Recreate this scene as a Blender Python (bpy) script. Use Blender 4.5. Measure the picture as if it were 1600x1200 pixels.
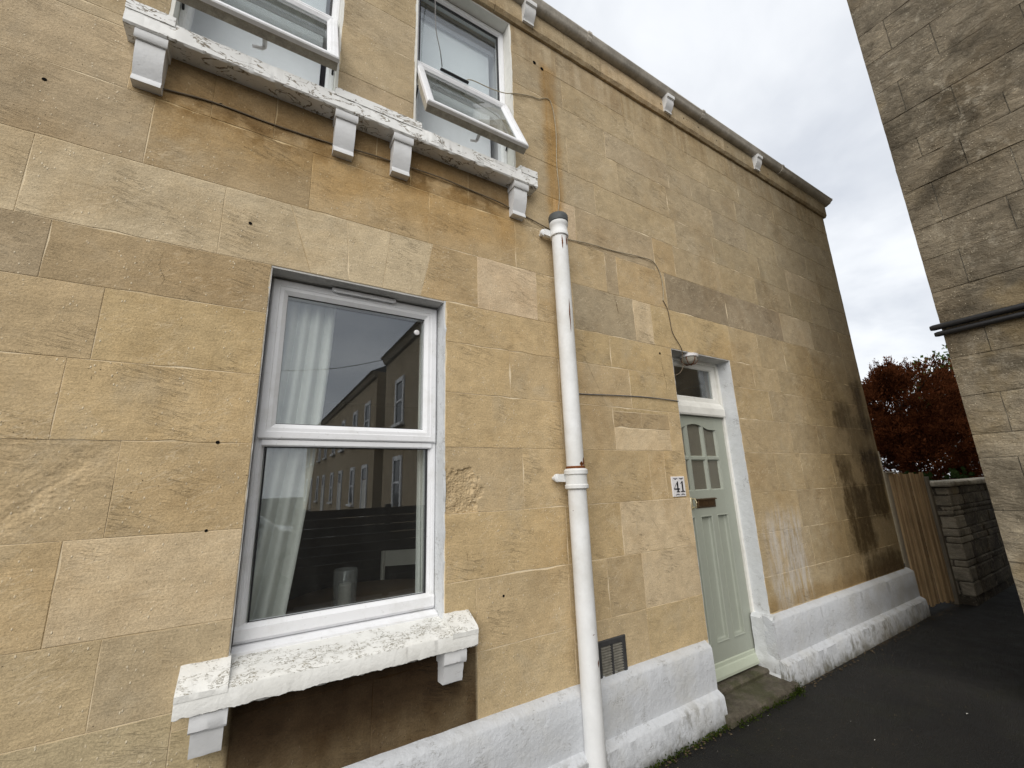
import bpy, bmesh, math, random
from mathutils import Vector, Matrix, noise as mnoise

scene = bpy.context.scene
for o in list(bpy.data.objects):
    bpy.data.objects.remove(o)
COL = scene.collection
rnd = random.Random(41)
U = rnd.uniform

# ------------------------------------------------------------------ camera
CAMX, CAMY, CAMZ = 0.0, -2.2, 1.635
cam_d = bpy.data.cameras.new('camera')
cam = bpy.data.objects.new('camera', cam_d)
COL.objects.link(cam)
_r = Vector((0.85393119, -0.51933357, -0.03307803))
_d = Vector((0.09397197, 0.21641159, -0.97176916))
_f = Vector((0.51183082, 0.82671559, 0.2336034))
cam.matrix_world = Matrix(((_r.x, -_d.x, -_f.x, CAMX), (_r.y, -_d.y, -_f.y, CAMY), (_r.z, -_d.z, -_f.z, CAMZ), (0, 0, 0, 1)))
cam_d.sensor_width = 36.0
cam_d.lens = 36.0 * 656.589 / 1600.0
cam_d.clip_start = 0.02
cam_d.clip_end = 2000
scene.camera = cam

# ------------------------------------------------------------------ light
SUN_DIR = Vector((-0.58, -0.62, 0.62)).normalized()      # towards the sun
SUN_EL = math.asin(SUN_DIR.z)
SUN_AZ = math.atan2(SUN_DIR.x, SUN_DIR.y)
sun_d = bpy.data.lights.new('sun', 'SUN')
sun_d.energy = 1.5
sun_d.angle = math.radians(60)
sun_d.color = (1.0, 0.965, 0.91)
sun = bpy.data.objects.new('sun', sun_d)
COL.objects.link(sun)
sun.rotation_euler = (-SUN_DIR).to_track_quat('-Z', 'Y').to_euler()
sun.location = (-6, -10, 14)

scene.view_settings.view_transform = 'Standard'
scene.view_settings.look = 'None'
scene.view_settings.gamma = 1.0
scene.view_settings.use_curve_mapping = False
scene.view_settings.exposure = 0.68


# ------------------------------------------------------------------ node helpers
class NT:
    def __init__(self, tree):
        self.t = tree
        self.N = tree.nodes
        self.L = tree.links

    def put(self, sock, val):
        if val is None:
            return
        if isinstance(val, bpy.types.NodeSocket):
            self.L.new(val, sock)
        else:
            if sock.type == 'RGBA' and not hasattr(val, '__len__'):
                val = (val, val, val, 1)
            if sock.type == 'RGBA' and len(val) == 3:
                val = (*val, 1)
            sock.default_value = val

    def node(self, typ, ins=None, **props):
        n = self.N.new(typ)
        for k, v in props.items():
            setattr(n, k, v)
        for k, v in (ins or {}).items():
            self.put(n.inputs[k], v)
        return n

    def math(self, op, a, b=None, c=None, clamp=False):
        n = self.node('ShaderNodeMath', operation=op, use_clamp=clamp)
        for i, v in enumerate((a, b, c)):
            if v is not None:
                self.put(n.inputs[i], v)
        return n.outputs[0]

    def vmath(self, op, a, b=None):
        n = self.node('ShaderNodeVectorMath', operation=op)
        self.put(n.inputs[0], a)
        if b is not None:
            if op == 'SCALE':
                self.put(n.inputs['Scale'], b)
            else:
                self.put(n.inputs[1], b)
        return n.outputs['Value'] if op in ('LENGTH', 'DOT_PRODUCT', 'DISTANCE') else n.outputs[0]

    def mix(self, f, a, b, blend='MIX'):
        n = self.node('ShaderNodeMix', data_type='RGBA', blend_type=blend)
        self.put(n.inputs[0], f)
        self.put(n.inputs[6], a)
        self.put(n.inputs[7], b)
        return n.outputs[2]

    def noise(self, vec, scale, detail=3, rough=0.55, dist=0.0):
        n = self.node('ShaderNodeTexNoise', {'Scale': scale, 'Detail': detail, 'Roughness': rough, 'Distortion': dist})
        self.put(n.inputs['Vector'], vec)
        return n.outputs[0]

    def voro(self, vec, scale, feature='F1', rand=1.0):
        n = self.node('ShaderNodeTexVoronoi', {'Scale': scale, 'Randomness': rand}, feature=feature)
        self.put(n.inputs['Vector'], vec)
        return n.outputs['Distance']

    def ss(self, v, a, b, lo=0.0, hi=1.0):
        n = self.node('ShaderNodeMapRange', {'From Min': a, 'From Max': b, 'To Min': lo, 'To Max': hi}, interpolation_type='SMOOTHSTEP')
        self.put(n.inputs['Value'], v)
        return n.outputs[0]

    def lin(self, v, a, b, lo=0.0, hi=1.0):
        n = self.node('ShaderNodeMapRange', {'From Min': a, 'From Max': b, 'To Min': lo, 'To Max': hi})
        self.put(n.inputs['Value'], v)
        return n.outputs[0]

    def sep(self, v):
        n = self.node('ShaderNodeSeparateXYZ')
        self.put(n.inputs[0], v)
        return n.outputs

    def comb(self, x, y, z):
        n = self.node('ShaderNodeCombineXYZ')
        for i, v in enumerate((x, y, z)):
            self.put(n.inputs[i], v)
        return n.outputs[0]

    def pos(self):
        return self.node('ShaderNodeNewGeometry').outputs['Position']

    def scaled(self, v, s):
        return self.vmath('MULTIPLY', v, s)

    def bump(self, h, strength=0.5, dist=0.01, normal=None):
        n = self.node('ShaderNodeBump', {'Strength': strength, 'Distance': dist})
        self.put(n.inputs['Height'], h)
        if normal is not None:
            self.put(n.inputs['Normal'], normal)
        return n.outputs[0]

    def val(self, c, f, lo, hi):
        """colour c scaled between lo and hi by f"""
        k = self.lin(f, 0.25, 0.75, lo, hi)
        return self.vmath('SCALE', c, k)


def new_mat(name):
    m = bpy.data.materials.new(name)
    m.use_nodes = True
    m.node_tree.nodes.clear()
    return m, NT(m.node_tree)


def finish(nt, color, rough=0.8, normal=None, spec=0.3, metallic=0.0, **kw):
    b = nt.node('ShaderNodeBsdfPrincipled', {'Base Color': color, 'Roughness': rough, 'Metallic': metallic, 'Specular IOR Level': spec})
    if normal is not None:
        nt.put(b.inputs['Normal'], normal)
    for k, v in kw.items():
        nt.put(b.inputs[k], v)
    o = nt.node('ShaderNodeOutputMaterial')
    nt.L.new(b.outputs[0], o.inputs[0])
    return b


# ------------------------------------------------------------------ sky
world = bpy.data.worlds.new('World')
scene.world = world
world.use_nodes = True
wt = NT(world.node_tree)
wt.N.clear()
sky = wt.node('ShaderNodeTexSky', sky_type='NISHITA', sun_disc=False)
sky.sun_elevation = SUN_EL
sky.sun_rotation = SUN_AZ
sky.air_density = 1.2
sky.dust_density = 2.5
wdir = wt.node('ShaderNodeTexCoord').outputs['Generated']
dx, dy, dz = wt.sep(wdir)
den = wt.math('ADD', wt.math('MAXIMUM', dz, 0.0), 0.22)
pl = wt.comb(wt.math('DIVIDE', dx, den), wt.math('DIVIDE', dy, den), 0.0)
n1 = wt.noise(wt.vmath('ADD', pl, (5.6, 0.4, 0)), 1.15, 5, 0.55, 0.35)
n2 = wt.noise(wt.vmath('ADD', pl, (7.1, -2.7, 0)), 3.6, 5, 0.6, 0.3)
cl = wt.math('ADD', wt.math('MULTIPLY', n1, 0.75), wt.math('MULTIPLY', n2, 0.25))
shade = wt.ss(cl, 0.32, 0.66)
cloud = wt.mix(shade, (0.435, 0.46, 0.505), (0.66, 0.675, 0.695))
skyc = wt.vmath('SCALE', sky.outputs[0], 0.09)
mixc = wt.mix(0.93, skyc, cloud)
bg = wt.node('ShaderNodeBackground', {'Color': mixc, 'Strength': 1.0})
wo = wt.node('ShaderNodeOutputWorld')
wt.L.new(bg.outputs[0], wo.inputs[0])


# ------------------------------------------------------------------ materials
def stone_base(nt, col, P, Q):
    """weathered limestone colour and bump from world position P and per-piece offset position Q"""
    big = nt.noise(Q, 2.2, 4, 0.6)
    mid = nt.noise(Q, 11, 5, 0.65)
    bed = nt.noise(nt.scaled(Q, (3.0, 3.0, 26.0)), 1.6, 5, 0.6, 0.6)
    fine = nt.noise(P, 130, 4, 0.75)
    c = nt.val(col, big, 0.86, 1.13)
    c = nt.val(c, mid, 0.83, 1.13)
    c = nt.val(c, bed, 0.965, 1.03)
    mo = nt.noise(nt.vmath('ADD', P, (2.2, 0, 6.1)), 1.4, 6, 0.68, 0.5)
    c = nt.mix(nt.math('MULTIPLY', nt.ss(mo, 0.46, 0.70), 0.55), c, (0.80, 0.72, 0.60), 'MULTIPLY')
    mg = nt.noise(nt.vmath('ADD', P, (8.2, 0, 1.1)), 3.1, 5, 0.7, 0.3)
    c = nt.mix(nt.math('MULTIPLY', nt.ss(mg, 0.50, 0.72), 0.30), c, (0.50, 0.43, 0.31))
    c = nt.val(c, fine, 0.68, 1.28)
    rot = nt.node('ShaderNodeVectorRotate', {'Vector': Q, 'Angle': 0.5}, rotation_type='Y_AXIS').outputs[0]
    ln = nt.math('ABSOLUTE', nt.math('SUBTRACT', nt.noise(nt.scaled(rot, (7, 7, 34)), 1.0, 3, 0.6, 0.5), 0.5))
    lm = nt.math('MULTIPLY', nt.ss(ln, 0.022, 0.006), nt.ss(nt.noise(Q, 4.5, 3, 0.6), 0.48, 0.64))
    c = nt.mix(nt.math('MULTIPLY', lm, 0.38), c, (0.70, 0.58, 0.40))
    rot2 = nt.node('ShaderNodeVectorRotate', {'Vector': Q, 'Angle': -0.25}, rotation_type='Y_AXIS').outputs[0]
    ln2 = nt.math('ABSOLUTE', nt.math('SUBTRACT', nt.noise(nt.scaled(rot2, (4, 4, 42)), 1.0, 4, 0.6, 0.4), 0.5))
    lm2 = nt.math('MULTIPLY', nt.ss(ln2, 0.020, 0.005), nt.ss(nt.noise(nt.vmath('ADD', Q, (4, 4, 4)), 3.5, 3, 0.6), 0.50, 0.66))
    c = nt.mix(nt.math('MULTIPLY', lm2, 0.24), c, (0.20, 0.15, 0.09))
    # pale shell flecks and dark pits
    w = nt.noise(P, 9, 2)
    vf = nt.voro(nt.scaled(P, (1, 1, 0.55)), 55)
    fleck = nt.math('MULTIPLY', nt.ss(vf, 0.20, 0.08), nt.ss(w, 0.44, 0.60))
    c = nt.mix(nt.math('MULTIPLY', fleck, 0.75), c, (0.80, 0.70, 0.52))
    vp = nt.voro(nt.vmath('ADD', P, (5.3, 0, 2.1)), 38)
    pit = nt.math('MULTIPLY', nt.ss(vp, 0.10, 0.04), nt.ss(nt.noise(Q, 5, 2), 0.5, 0.64))
    c = nt.mix(nt.math('MULTIPLY', pit, 0.65), c, (0.10, 0.075, 0.045))
    # chiselled scratches
    scr = nt.noise(nt.scaled(nt.node('ShaderNodeVectorRotate', {'Vector': Q, 'Angle': 0.7}, rotation_type='Y_AXIS').outputs[0], (60, 60, 5)), 1.0, 3, 0.6)
    h = nt.math('ADD', nt.math('MULTIPLY', mid, 0.9), nt.math('MULTIPLY', fine, 0.28))
    h = nt.math('ADD', h, nt.math('MULTIPLY', bed, 0.30))
    h = nt.math('ADD', h, nt.math('MULTIPLY', scr, 0.35))
    h = nt.math('SUBTRACT', h, nt.math('ADD', nt.math('MULTIPLY', pit, 0.9), nt.math('MULTIPLY', lm2, 0.2)))
    h = nt.math('ADD', h, nt.math('MULTIPLY', fleck, 0.25))
    return c, h


def box_mask(nt, X, Z, x0, x1, z0, z1, sx, sz):
    a = nt.ss(X, x0 - sx, x0 + sx)
    b = nt.ss(X, x1 + sx, x1 - sx)
    c = nt.ss(Z, z0 - sz, z0 + sz)
    d = nt.ss(Z, z1 + sz, z1 - sz)
    return nt.math('MULTIPLY', nt.math('MULTIPLY', a, b), nt.math('MULTIPLY', c, d))


def wall_stains(nt, c, P):
    x, y, z = nt.sep(P)
    wn = nt.noise(P, 3.5, 4, 0.6)
    wn2 = nt.noise(nt.vmath('ADD', P, (9, 3, 5)), 3.0, 4, 0.6)
    X = nt.math('ADD', x, nt.math('MULTIPLY', nt.math('SUBTRACT', wn, 0.5), 0.22))
    Z = nt.math('ADD', z, nt.math('MULTIPLY', nt.math('SUBTRACT', wn2, 0.5), 0.35))
    drip = nt.noise(nt.scaled(P, (13, 13, 1.1)), 1.0, 4, 0.6)
    blot = nt.noise(P, 5.0, 4, 0.65)
    dripm = nt.ss(drip, 0.36, 0.60)
    blotm = nt.ss(blot, 0.40, 0.60)

    def stain(c, m, color, k, blend='MULTIPLY'):
        return nt.mix(nt.math('MULTIPLY', m, k), c, color, blend)
    # orange run-off under the long upstairs sill
    m = box_mask(nt, X, Z, -0.56, 1.50, 3.22, 3.62, 0.10, 0.10)
    c = stain(c, nt.math('MULTIPLY', m, nt.lin(blot, 0.3, 0.65, 0.35, 1.0)), (0.93, 0.80, 0.57), 0.85)
    # darker band directly below it
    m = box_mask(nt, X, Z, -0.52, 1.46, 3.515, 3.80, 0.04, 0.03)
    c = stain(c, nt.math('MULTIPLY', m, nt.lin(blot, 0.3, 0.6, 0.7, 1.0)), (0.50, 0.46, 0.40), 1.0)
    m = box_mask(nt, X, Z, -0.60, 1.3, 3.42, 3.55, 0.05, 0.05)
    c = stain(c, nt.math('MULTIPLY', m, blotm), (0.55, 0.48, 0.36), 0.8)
    # black damp stain below the downstairs sill, with the sill's shade painted in
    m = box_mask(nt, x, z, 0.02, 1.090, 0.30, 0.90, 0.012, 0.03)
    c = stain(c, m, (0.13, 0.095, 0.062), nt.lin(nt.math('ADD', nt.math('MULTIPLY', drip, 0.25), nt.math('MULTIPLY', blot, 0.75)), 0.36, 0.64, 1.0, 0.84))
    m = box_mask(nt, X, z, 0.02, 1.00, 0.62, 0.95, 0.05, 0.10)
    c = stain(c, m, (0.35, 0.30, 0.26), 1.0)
    # rust streak over the drainpipe
    Xs = nt.math('ADD', x, nt.math('MULTIPLY', nt.math('SUBTRACT', nt.noise(P, 5, 3), 0.5), 0.10))
    m = box_mask(nt, Xs, z, 1.745, 1.885, 3.52, 5.06, 0.045, 0.05)
    c = stain(c, nt.math('MULTIPLY', m, nt.lin(drip, 0.3, 0.6, 0.5, 1.0)), (0.84, 0.66, 0.40), 1.0)
    # green-black damp at the far corner
    X2 = nt.math('ADD', x, nt.math('MULTIPLY', nt.math('SUBTRACT', wn, 0.5), 0.38))
    Z2 = nt.math('ADD', z, nt.math('MULTIPLY', nt.math('SUBTRACT', wn2, 0.5), 0.34))
    rag = nt.math('MULTIPLY', nt.math('SUBTRACT', nt.math('ADD', nt.math('MULTIPLY', drip, 0.5), nt.math('MULTIPLY', nt.noise(P, 14, 5, 0.7), 0.5)), 0.5), 3.4)
    for (x0, x1, z0, z1, k) in ((5.80, 6.22, 2.20, 2.47, 0.8), (6.45, 6.76, 2.10, 2.80, 0.85), (5.60, 5.95, 1.52, 1.84, 0.85),
                                (5.64, 6.25, 0.80, 1.52, 1.0), (6.25, 6.80, 1.10, 1.90, 1.0), (5.75, 6.9, 0.42, 0.74, 0.8), (6.05, 6.8, 1.75, 2.3, 0.5)):
        m = box_mask(nt, X2, Z2, x0, x1, z0, z1, 0.12, 0.12)
        m = nt.math('MULTIPLY', nt.ss(m, 0.0, 0.6), nt.ss(nt.math('ADD', m, rag), -0.1, 1.15, 0.1, 1.0))
        c = stain(c, m, (0.19, 0.155, 0.085), k * 0.92)
    m = box_mask(nt, X, Z, 5.2, 7.0, 0.40, 2.9, 0.35, 0.3)
    c = stain(c, m, (0.90, 0.83, 0.68), 0.8)
    # thin limewash smear beside the door
    m = box_mask(nt, X, Z, 3.96, 4.58, 0.40, 1.28, 0.10, 0.14)
    wash = nt.math('MULTIPLY', m, nt.ss(nt.noise(nt.scaled(P, (16, 16, 3.0)), 1.0, 5, 0.7), 0.36, 0.62))
    c = nt.mix(nt.math('MULTIPLY', wash, 0.62), c, (0.60, 0.58, 0.55))
    # grime under the cornice and bird-limed drips
    m = box_mask(nt, X, Z, -3, 7.2, 4.98, 5.40, 0.05, 0.09)
    c = stain(c, nt.math('MULTIPLY', m, dripm), (0.66, 0.58, 0.46), 0.5)
    # splash-back just above the plinth
    m = box_mask(nt, X, Z, 3.8, 7.2, 0.3, 0.62, 0.05, 0.07)
    c = stain(c, m, (0.68, 0.58, 0.42), 0.7)
    return c


def mat_stone(name, stains=True, rough=0.88, bump=0.75):
    m, nt = new_mat(name)
    P = nt.pos()
    oi = nt.node('ShaderNodeObjectInfo')
    off = nt.comb(nt.math('MULTIPLY', oi.outputs['Random'], 37.0), nt.math('MULTIPLY', oi.outputs['Random'], 11.0), nt.math('MULTIPLY', oi.outputs['Random'], 23.0))
    Q = nt.vmath('ADD', P, off)
    c, h = stone_base(nt, oi.outputs['Color'], P, Q)
    if stains:
        c = wall_stains(nt, c, P)
    finish(nt, c, rough, nt.bump(h, bump, 0.012), 0.2)
    return m


M = {}
M['ashlar'] = mat_stone('ashlar')


def mat_dark_stone():
    m, nt = new_mat('sooty_stone')
    P = nt.pos()
    oi = nt.node('ShaderNodeObjectInfo')
    r = oi.outputs['Random']
    Q = nt.vmath('ADD', P, nt.comb(nt.math('MULTIPLY', r, 17.0), nt.math('MULTIPLY', r, 31.0), nt.math('MULTIPLY', r, 7.0)))
    c, h = stone_base(nt, oi.outputs['Color'], P, Q)
    b = nt.noise(P, 1.7, 6, 0.7, 0.6)
    c = nt.mix(nt.ss(b, 0.42, 0.66), c, nt.vmath('SCALE', c, 0.42))
    lich = nt.math('MULTIPLY', nt.ss(nt.noise(P, 14, 6, 0.75), 0.52, 0.64), nt.ss(nt.noise(P, 1.9, 4), 0.42, 0.58))
    c = nt.mix(nt.math('MULTIPLY', lich, 0.5), c, (0.44, 0.39, 0.30))
    gold = nt.math('MULTIPLY', nt.ss(nt.noise(nt.vmath('ADD', P, (4, 4, 4)), 1.4, 4, 0.6), 0.56, 0.68), 0.5)
    c = nt.mix(gold, c, (0.27, 0.20, 0.10))
    relief = nt.noise(nt.scaled(Q, (1, 1, 2.2)), 7, 6, 0.7, 0.8)
    h = nt.math('ADD', h, nt.math('MULTIPLY', relief, 2.2))
    finish(nt, c, 0.9, nt.bump(h, 0.8, 0.022), 0.15)
    return m


M['sooty'] = mat_dark_stone()


def mat_mortar():
    m, nt = new_mat('lime_mortar')
    P = nt.pos()
    n = nt.noise(P, 2.3, 4, 0.6)
    c = nt.mix(nt.ss(n, 0.36, 0.56), (0.46, 0.35, 0.20), (0.74, 0.62, 0.43))
    c = wall_stains(nt, c, P)
    finish(nt, c, 0.95, nt.bump(nt.noise(P, 90, 3), 0.5, 0.004), 0.1)
    return m


M['mortar'] = mat_mortar()


def mat_simple(name, col, rough=0.7, var=0.12, scale=14, bump=0.2, bdist=0.004, spec=0.3, metallic=0.0, **kw):
    m, nt = new_mat(name)
    P = nt.pos()
    n = nt.noise(P, scale, 5, 0.6)
    f = nt.noise(P, scale * 9, 3, 0.6)
    c = nt.val(nt.comb(*col), n, 1 - var, 1 + var)
    c = nt.val(c, f, 1 - var * 0.5, 1 + var * 0.5)
    finish(nt, c, rough, nt.bump(nt.math('ADD', n, nt.math('MULTIPLY', f, 0.4)), bump, bdist), spec, metallic, **kw)
    return m


def mat_paint(name, col=(0.80, 0.80, 0.79), under=(0.30, 0.24, 0.16), flake=0.5, crack=1.0, dirt=0.4, lump=0.4, base_dirt=False, cscale=30, top=False, cw=0.03):
    """old masonry paint: flaking along crack lines, lumpy, grimed"""
    m, nt = new_mat(name)
    P = nt.pos()
    w = nt.noise(P, 16, 4, 0.6)
    Pl = nt.scaled(P, (0.55, 1.0, 1.3))
    r1 = nt.math('ABSOLUTE', nt.math('SUBTRACT', nt.noise(Pl, cscale, 4, 0.55, 1.2), 0.5))
    zone = nt.ss(nt.noise(nt.vmath('ADD', P, (11, 4, 2)), 9.0, 4, 0.7), 0.66 - 0.22 * crack, 0.74 - 0.22 * crack)
    cr = nt.math('MULTIPLY', nt.ss(r1, cw, cw * 0.4), zone)
    patch = nt.ss(nt.noise(nt.scaled(nt.vmath('ADD', P, (3, 8, 1)), (0.5, 1.0, 1.4)), cscale * 1.1, 5, 0.7), 0.74 - 0.12 * flake, 0.755 - 0.12 * flake)
    cr = nt.math('MAXIMUM', nt.math('MULTIPLY', cr, min(1.0, crack)), nt.math('MULTIPLY', patch, 1.0 if flake > 0 else 0.0))
    if top:            # weathered on the upward faces
        nz = nt.sep(nt.node('ShaderNodeNewGeometry').outputs['True Normal'])[2]
        cr = nt.math('MULTIPLY', cr, nt.ss(nz, 0.25, 0.7, 0.06, 1.0))
    c = nt.val(nt.comb(*col), w, 0.95, 1.04)
    gr = nt.ss(nt.noise(P, 3.2, 5, 0.65), 0.44, 0.72)
    c = nt.mix(nt.math('MULTIPLY', gr, dirt), c, (0.46, 0.44, 0.38))
    uc = nt.mix(nt.noise(P, 40, 3), (0.10, 0.085, 0.06), under)
    c = nt.mix(nt.math('MULTIPLY', cr, 0.92), c, uc)
    if base_dirt:      # soil splashes and algae low on the plinth
        x, y, z = nt.sep(P)
        zz = nt.math('ADD', z, nt.math('MULTIPLY', nt.math('SUBTRACT', nt.noise(P, 9, 4, 0.7), 0.5), 0.22))
        k = nt.ss(zz, 0.10, -0.02)
        c = nt.mix(nt.math('MULTIPLY', k, 0.88), c, (0.07, 0.065, 0.045))
        st = nt.math('MULTIPLY', nt.math('MULTIPLY', nt.ss(nt.noise(nt.scaled(P, (22, 22, 9)), 1.0, 5, 0.7), 0.46, 0.62), nt.ss(nt.noise(P, 2.3, 4, 0.6), 0.36, 0.6)), nt.ss(z, 0.21, 0.16))
        c = nt.mix(nt.math('MULTIPLY', st, 0.8), c, (0.15, 0.14, 0.105))
        far = nt.math('MULTIPLY', nt.ss(x, 4.4, 6.2), nt.ss(nt.noise(P, 4, 4, 0.6), 0.34, 0.6))
        c = nt.mix(nt.math('MULTIPLY', far, 0.45), c, (0.34, 0.31, 0.25))
    lump_n = nt.noise(P, 26, 4, 0.62)
    fine = nt.noise(P, 110, 3, 0.6)
    h = nt.math('ADD', nt.math('MULTIPLY', lump_n, lump * 2.0), nt.math('MULTIPLY', fine, lump * 0.5))
    h = nt.math('SUBTRACT', h, nt.math('MULTIPLY', cr, 0.5))
    finish(nt, c, 0.62, nt.bump(h, 0.55, 0.008), 0.35)
    return m


M['sill_paint'] = mat_paint('flaking_sill_paint', (0.82, 0.82, 0.80), flake=0.55, crack=1.0, dirt=0.12, lump=0.25, cscale=13, cw=0.022)
M['sill_paint_low'] = mat_paint('worn_sill_paint', (0.76, 0.755, 0.72), under=(0.36, 0.32, 0.22), flake=0.75, crack=0.95, dirt=0.30, lump=0.45, cscale=52, top=True)
M['bracket_paint'] = mat_paint('bracket_paint', (0.70, 0.705, 0.71), flake=-0.2, crack=0.25, dirt=0.25, lump=0.25)
M['plinth_paint'] = mat_paint('plinth_paint', (0.545, 0.56, 0.58), under=(0.34, 0.33, 0.29), flake=0.45, crack=0.45, dirt=0.35, lump=0.8, base_dirt=True)
M['reveal_paint'] = mat_paint('reveal_paint', (0.63, 0.645, 0.655), under=(0.30, 0.28, 0.24), flake=0.45, crack=0.5, dirt=0.25, lump=0.5)
M['pipe_paint'] = mat_paint('pipe_paint', (0.76, 0.765, 0.76), under=(0.24, 0.10, 0.03), flake=0.22, crack=0.0, dirt=0.35, lump=0.12)


def mat_upvc():
    m, nt = new_mat('white_upvc')
    P = nt.pos()
    g = nt.ss(nt.noise(P, 7, 5, 0.7), 0.46, 0.74)
    c = nt.mix(nt.math('MULTIPLY', g, 0.35), (0.78, 0.785, 0.80), (0.50, 0.49, 0.45))
    s = nt.ss(nt.noise(P, 60, 4, 0.7), 0.64, 0.70)
    c = nt.mix(nt.math('MULTIPLY', s, 0.35), c, (0.25, 0.23, 0.20))
    finish(nt, c, 0.38, nt.bump(nt.noise(P, 30, 2), 0.04, 0.002), 0.45)
    return m


M['upvc'] = mat_upvc()
M['gasket'] = mat_simple('black_gasket', (0.02, 0.02, 0.022), 0.6)
M['dirty_upvc'] = mat_simple('grimy_upvc', (0.36, 0.335, 0.28), 0.6, 0.35, 24)


def mat_glass(name, ior=1.92, tint=(0.92, 0.94, 0.93), grime=0.016):
    m, nt = new_mat(name)
    g = nt.node('ShaderNodeNewGeometry')
    i = nt.lin(g.outputs['Backfacing'], 0, 1, ior, 1.0 / ior)
    fr = nt.node('ShaderNodeFresnel', {'IOR': i}).outputs[0]
    tr = nt.node('ShaderNodeBsdfTransparent', {'Color': tint})
    gl = nt.node('ShaderNodeBsdfGlossy', {'Color': (0.95, 0.97, 1.0), 'Roughness': 0.0})
    mx = nt.node('ShaderNodeMixShader')
    nt.L.new(fr, mx.inputs[0])
    nt.L.new(tr.outputs[0], mx.inputs[1])
    nt.L.new(gl.outputs[0], mx.inputs[2])
    df = nt.node('ShaderNodeBsdfDiffuse', {'Color': (0.6, 0.6, 0.58)})
    P = nt.pos()
    k = nt.math('MULTIPLY', nt.lin(nt.noise(nt.scaled(P, (3, 3, 1.2)), 3.5, 5, 0.7), 0.3, 0.75, 0.35, 1.0), grime)
    mx2 = nt.node('ShaderNodeMixShader')
    nt.L.new(k, mx2.inputs[0])
    nt.L.new(mx.outputs[0], mx2.inputs[1])
    nt.L.new(df.outputs[0], mx2.inputs[2])
    o = nt.node('ShaderNodeOutputMaterial')
    nt.L.new(mx2.outputs[0], o.inputs[0])
    return m


M['glass'] = mat_glass('window_glass')
M['lantern_glass'] = mat_glass('lantern_glass', 1.5, (0.9, 0.9, 0.9), 0.25)


def mat_frosted():
    m, nt = new_mat('obscure_glass')
    P = nt.pos()
    v = nt.voro(P, 90)
    finish(nt, (0.62, 0.58, 0.47), 0.28, nt.bump(v, 0.5, 0.004), 0.5, 0.0, **{'Transmission Weight': 0.85, 'IOR': 1.45})
    return m


M['frosted'] = mat_frosted()
M['sage'] = mat_simple('sage_green_paint', (0.32, 0.34, 0.285), 0.42, 0.04, 5, 0.06, 0.003, 0.4)
M['sage_light'] = mat_simple('pale_sage_paint', (0.42, 0.455, 0.36), 0.42, 0.04, 5, 0.06, 0.003, 0.4)
M['wood_white'] = mat_paint('white_joinery_paint', (0.74, 0.73, 0.68), under=(0.33, 0.28, 0.20), flake=0.2, crack=0.3, dirt=0.35, lump=0.1)
M['brass_dark'] = mat_simple('tarnished_brass', (0.11, 0.065, 0.03), 0.42, 0.35, 40, 0.15, 0.002, 0.5, 0.75)
M['brass'] = mat_simple('pale_brass', (0.62, 0.55, 0.36), 0.35, 0.15, 40, 0.1, 0.002, 0.5, 0.6)
M['black'] = mat_simple('black_plastic', (0.018, 0.018, 0.02), 0.5, 0.2)
M['hole'] = mat_simple('dark_void', (0.01, 0.009, 0.008), 0.95, 0.1, spec=0.0)
M['crack'] = mat_simple('crack_shadow', (0.13, 0.092, 0.05), 0.95, 0.4, 60, spec=0.0)
M['rubber'] = mat_simple('grey_rubber', (0.075, 0.08, 0.08), 0.6, 0.2, 30)
M['cable'] = mat_simple('old_cable', (0.13, 0.10, 0.065), 0.7, 0.25, 30)
M['cable_pale'] = mat_simple('pale_cable', (0.36, 0.31, 0.22), 0.7, 0.25, 30)
M['cable_grey'] = mat_simple('grey_cable', (0.16, 0.155, 0.15), 0.6, 0.25, 30)
M['conduit'] = mat_simple('black_conduit', (0.016, 0.016, 0.017), 0.42, 0.3, 20, 0.15, 0.003, 0.4)
M['vent'] = mat_simple('vent_metal', (0.045, 0.045, 0.045), 0.55, 0.3, 40, 0.2, 0.002, 0.4)
M['vent_slat'] = mat_simple('vent_slat', (0.20, 0.19, 0.16), 0.5, 0.35, 40, 0.2, 0.002, 0.4)
M['rust'] = mat_simple('rust', (0.16, 0.055, 0.018), 0.9, 0.5, 60, 0.5, 0.004, 0.1)
M['enamel'] = mat_simple('white_enamel', (0.72, 0.70, 0.70), 0.25, 0.03, 20, 0.02, 0.001, 0.5)
M['print'] = mat_simple('black_print', (0.015, 0.015, 0.017), 0.4, 0.1)
M['print_grey'] = mat_simple('grey_print', (0.12, 0.12, 0.14), 0.4, 0.1)
M['gutter'] = mat_simple('weathered_gutter', (0.40, 0.37, 0.32), 0.8, 0.32, 6, 0.35, 0.006, 0.2)
M['slate'] = mat_simple('slate', (0.075, 0.075, 0.08), 0.7, 0.3, 8, 0.3, 0.01)
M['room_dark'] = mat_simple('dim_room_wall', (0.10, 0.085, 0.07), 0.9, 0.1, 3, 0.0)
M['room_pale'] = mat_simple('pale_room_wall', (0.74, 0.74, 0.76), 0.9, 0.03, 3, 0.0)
M['floorboard'] = mat_simple('dark_floorboard', (0.09, 0.06, 0.035), 0.6, 0.25, 6)
M['curtain'] = mat_simple('white_curtain', (0.66, 0.66, 0.63), 0.9, 0.05, 60, 0.2, 0.002, 0.1)
M['table'] = mat_simple('oak_table', (0.22, 0.13, 0.055), 0.4, 0.25, 9)
M['chair'] = mat_simple('white_chair_paint', (0.60, 0.58, 0.52), 0.5, 0.06, 12)
M['wax'] = mat_simple('candle_wax', (0.80, 0.77, 0.68), 0.6, 0.03, 12)
M['blind'] = mat_simple('grey_roller_blind', (0.16, 0.165, 0.17), 0.8, 0.1, 40)
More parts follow.
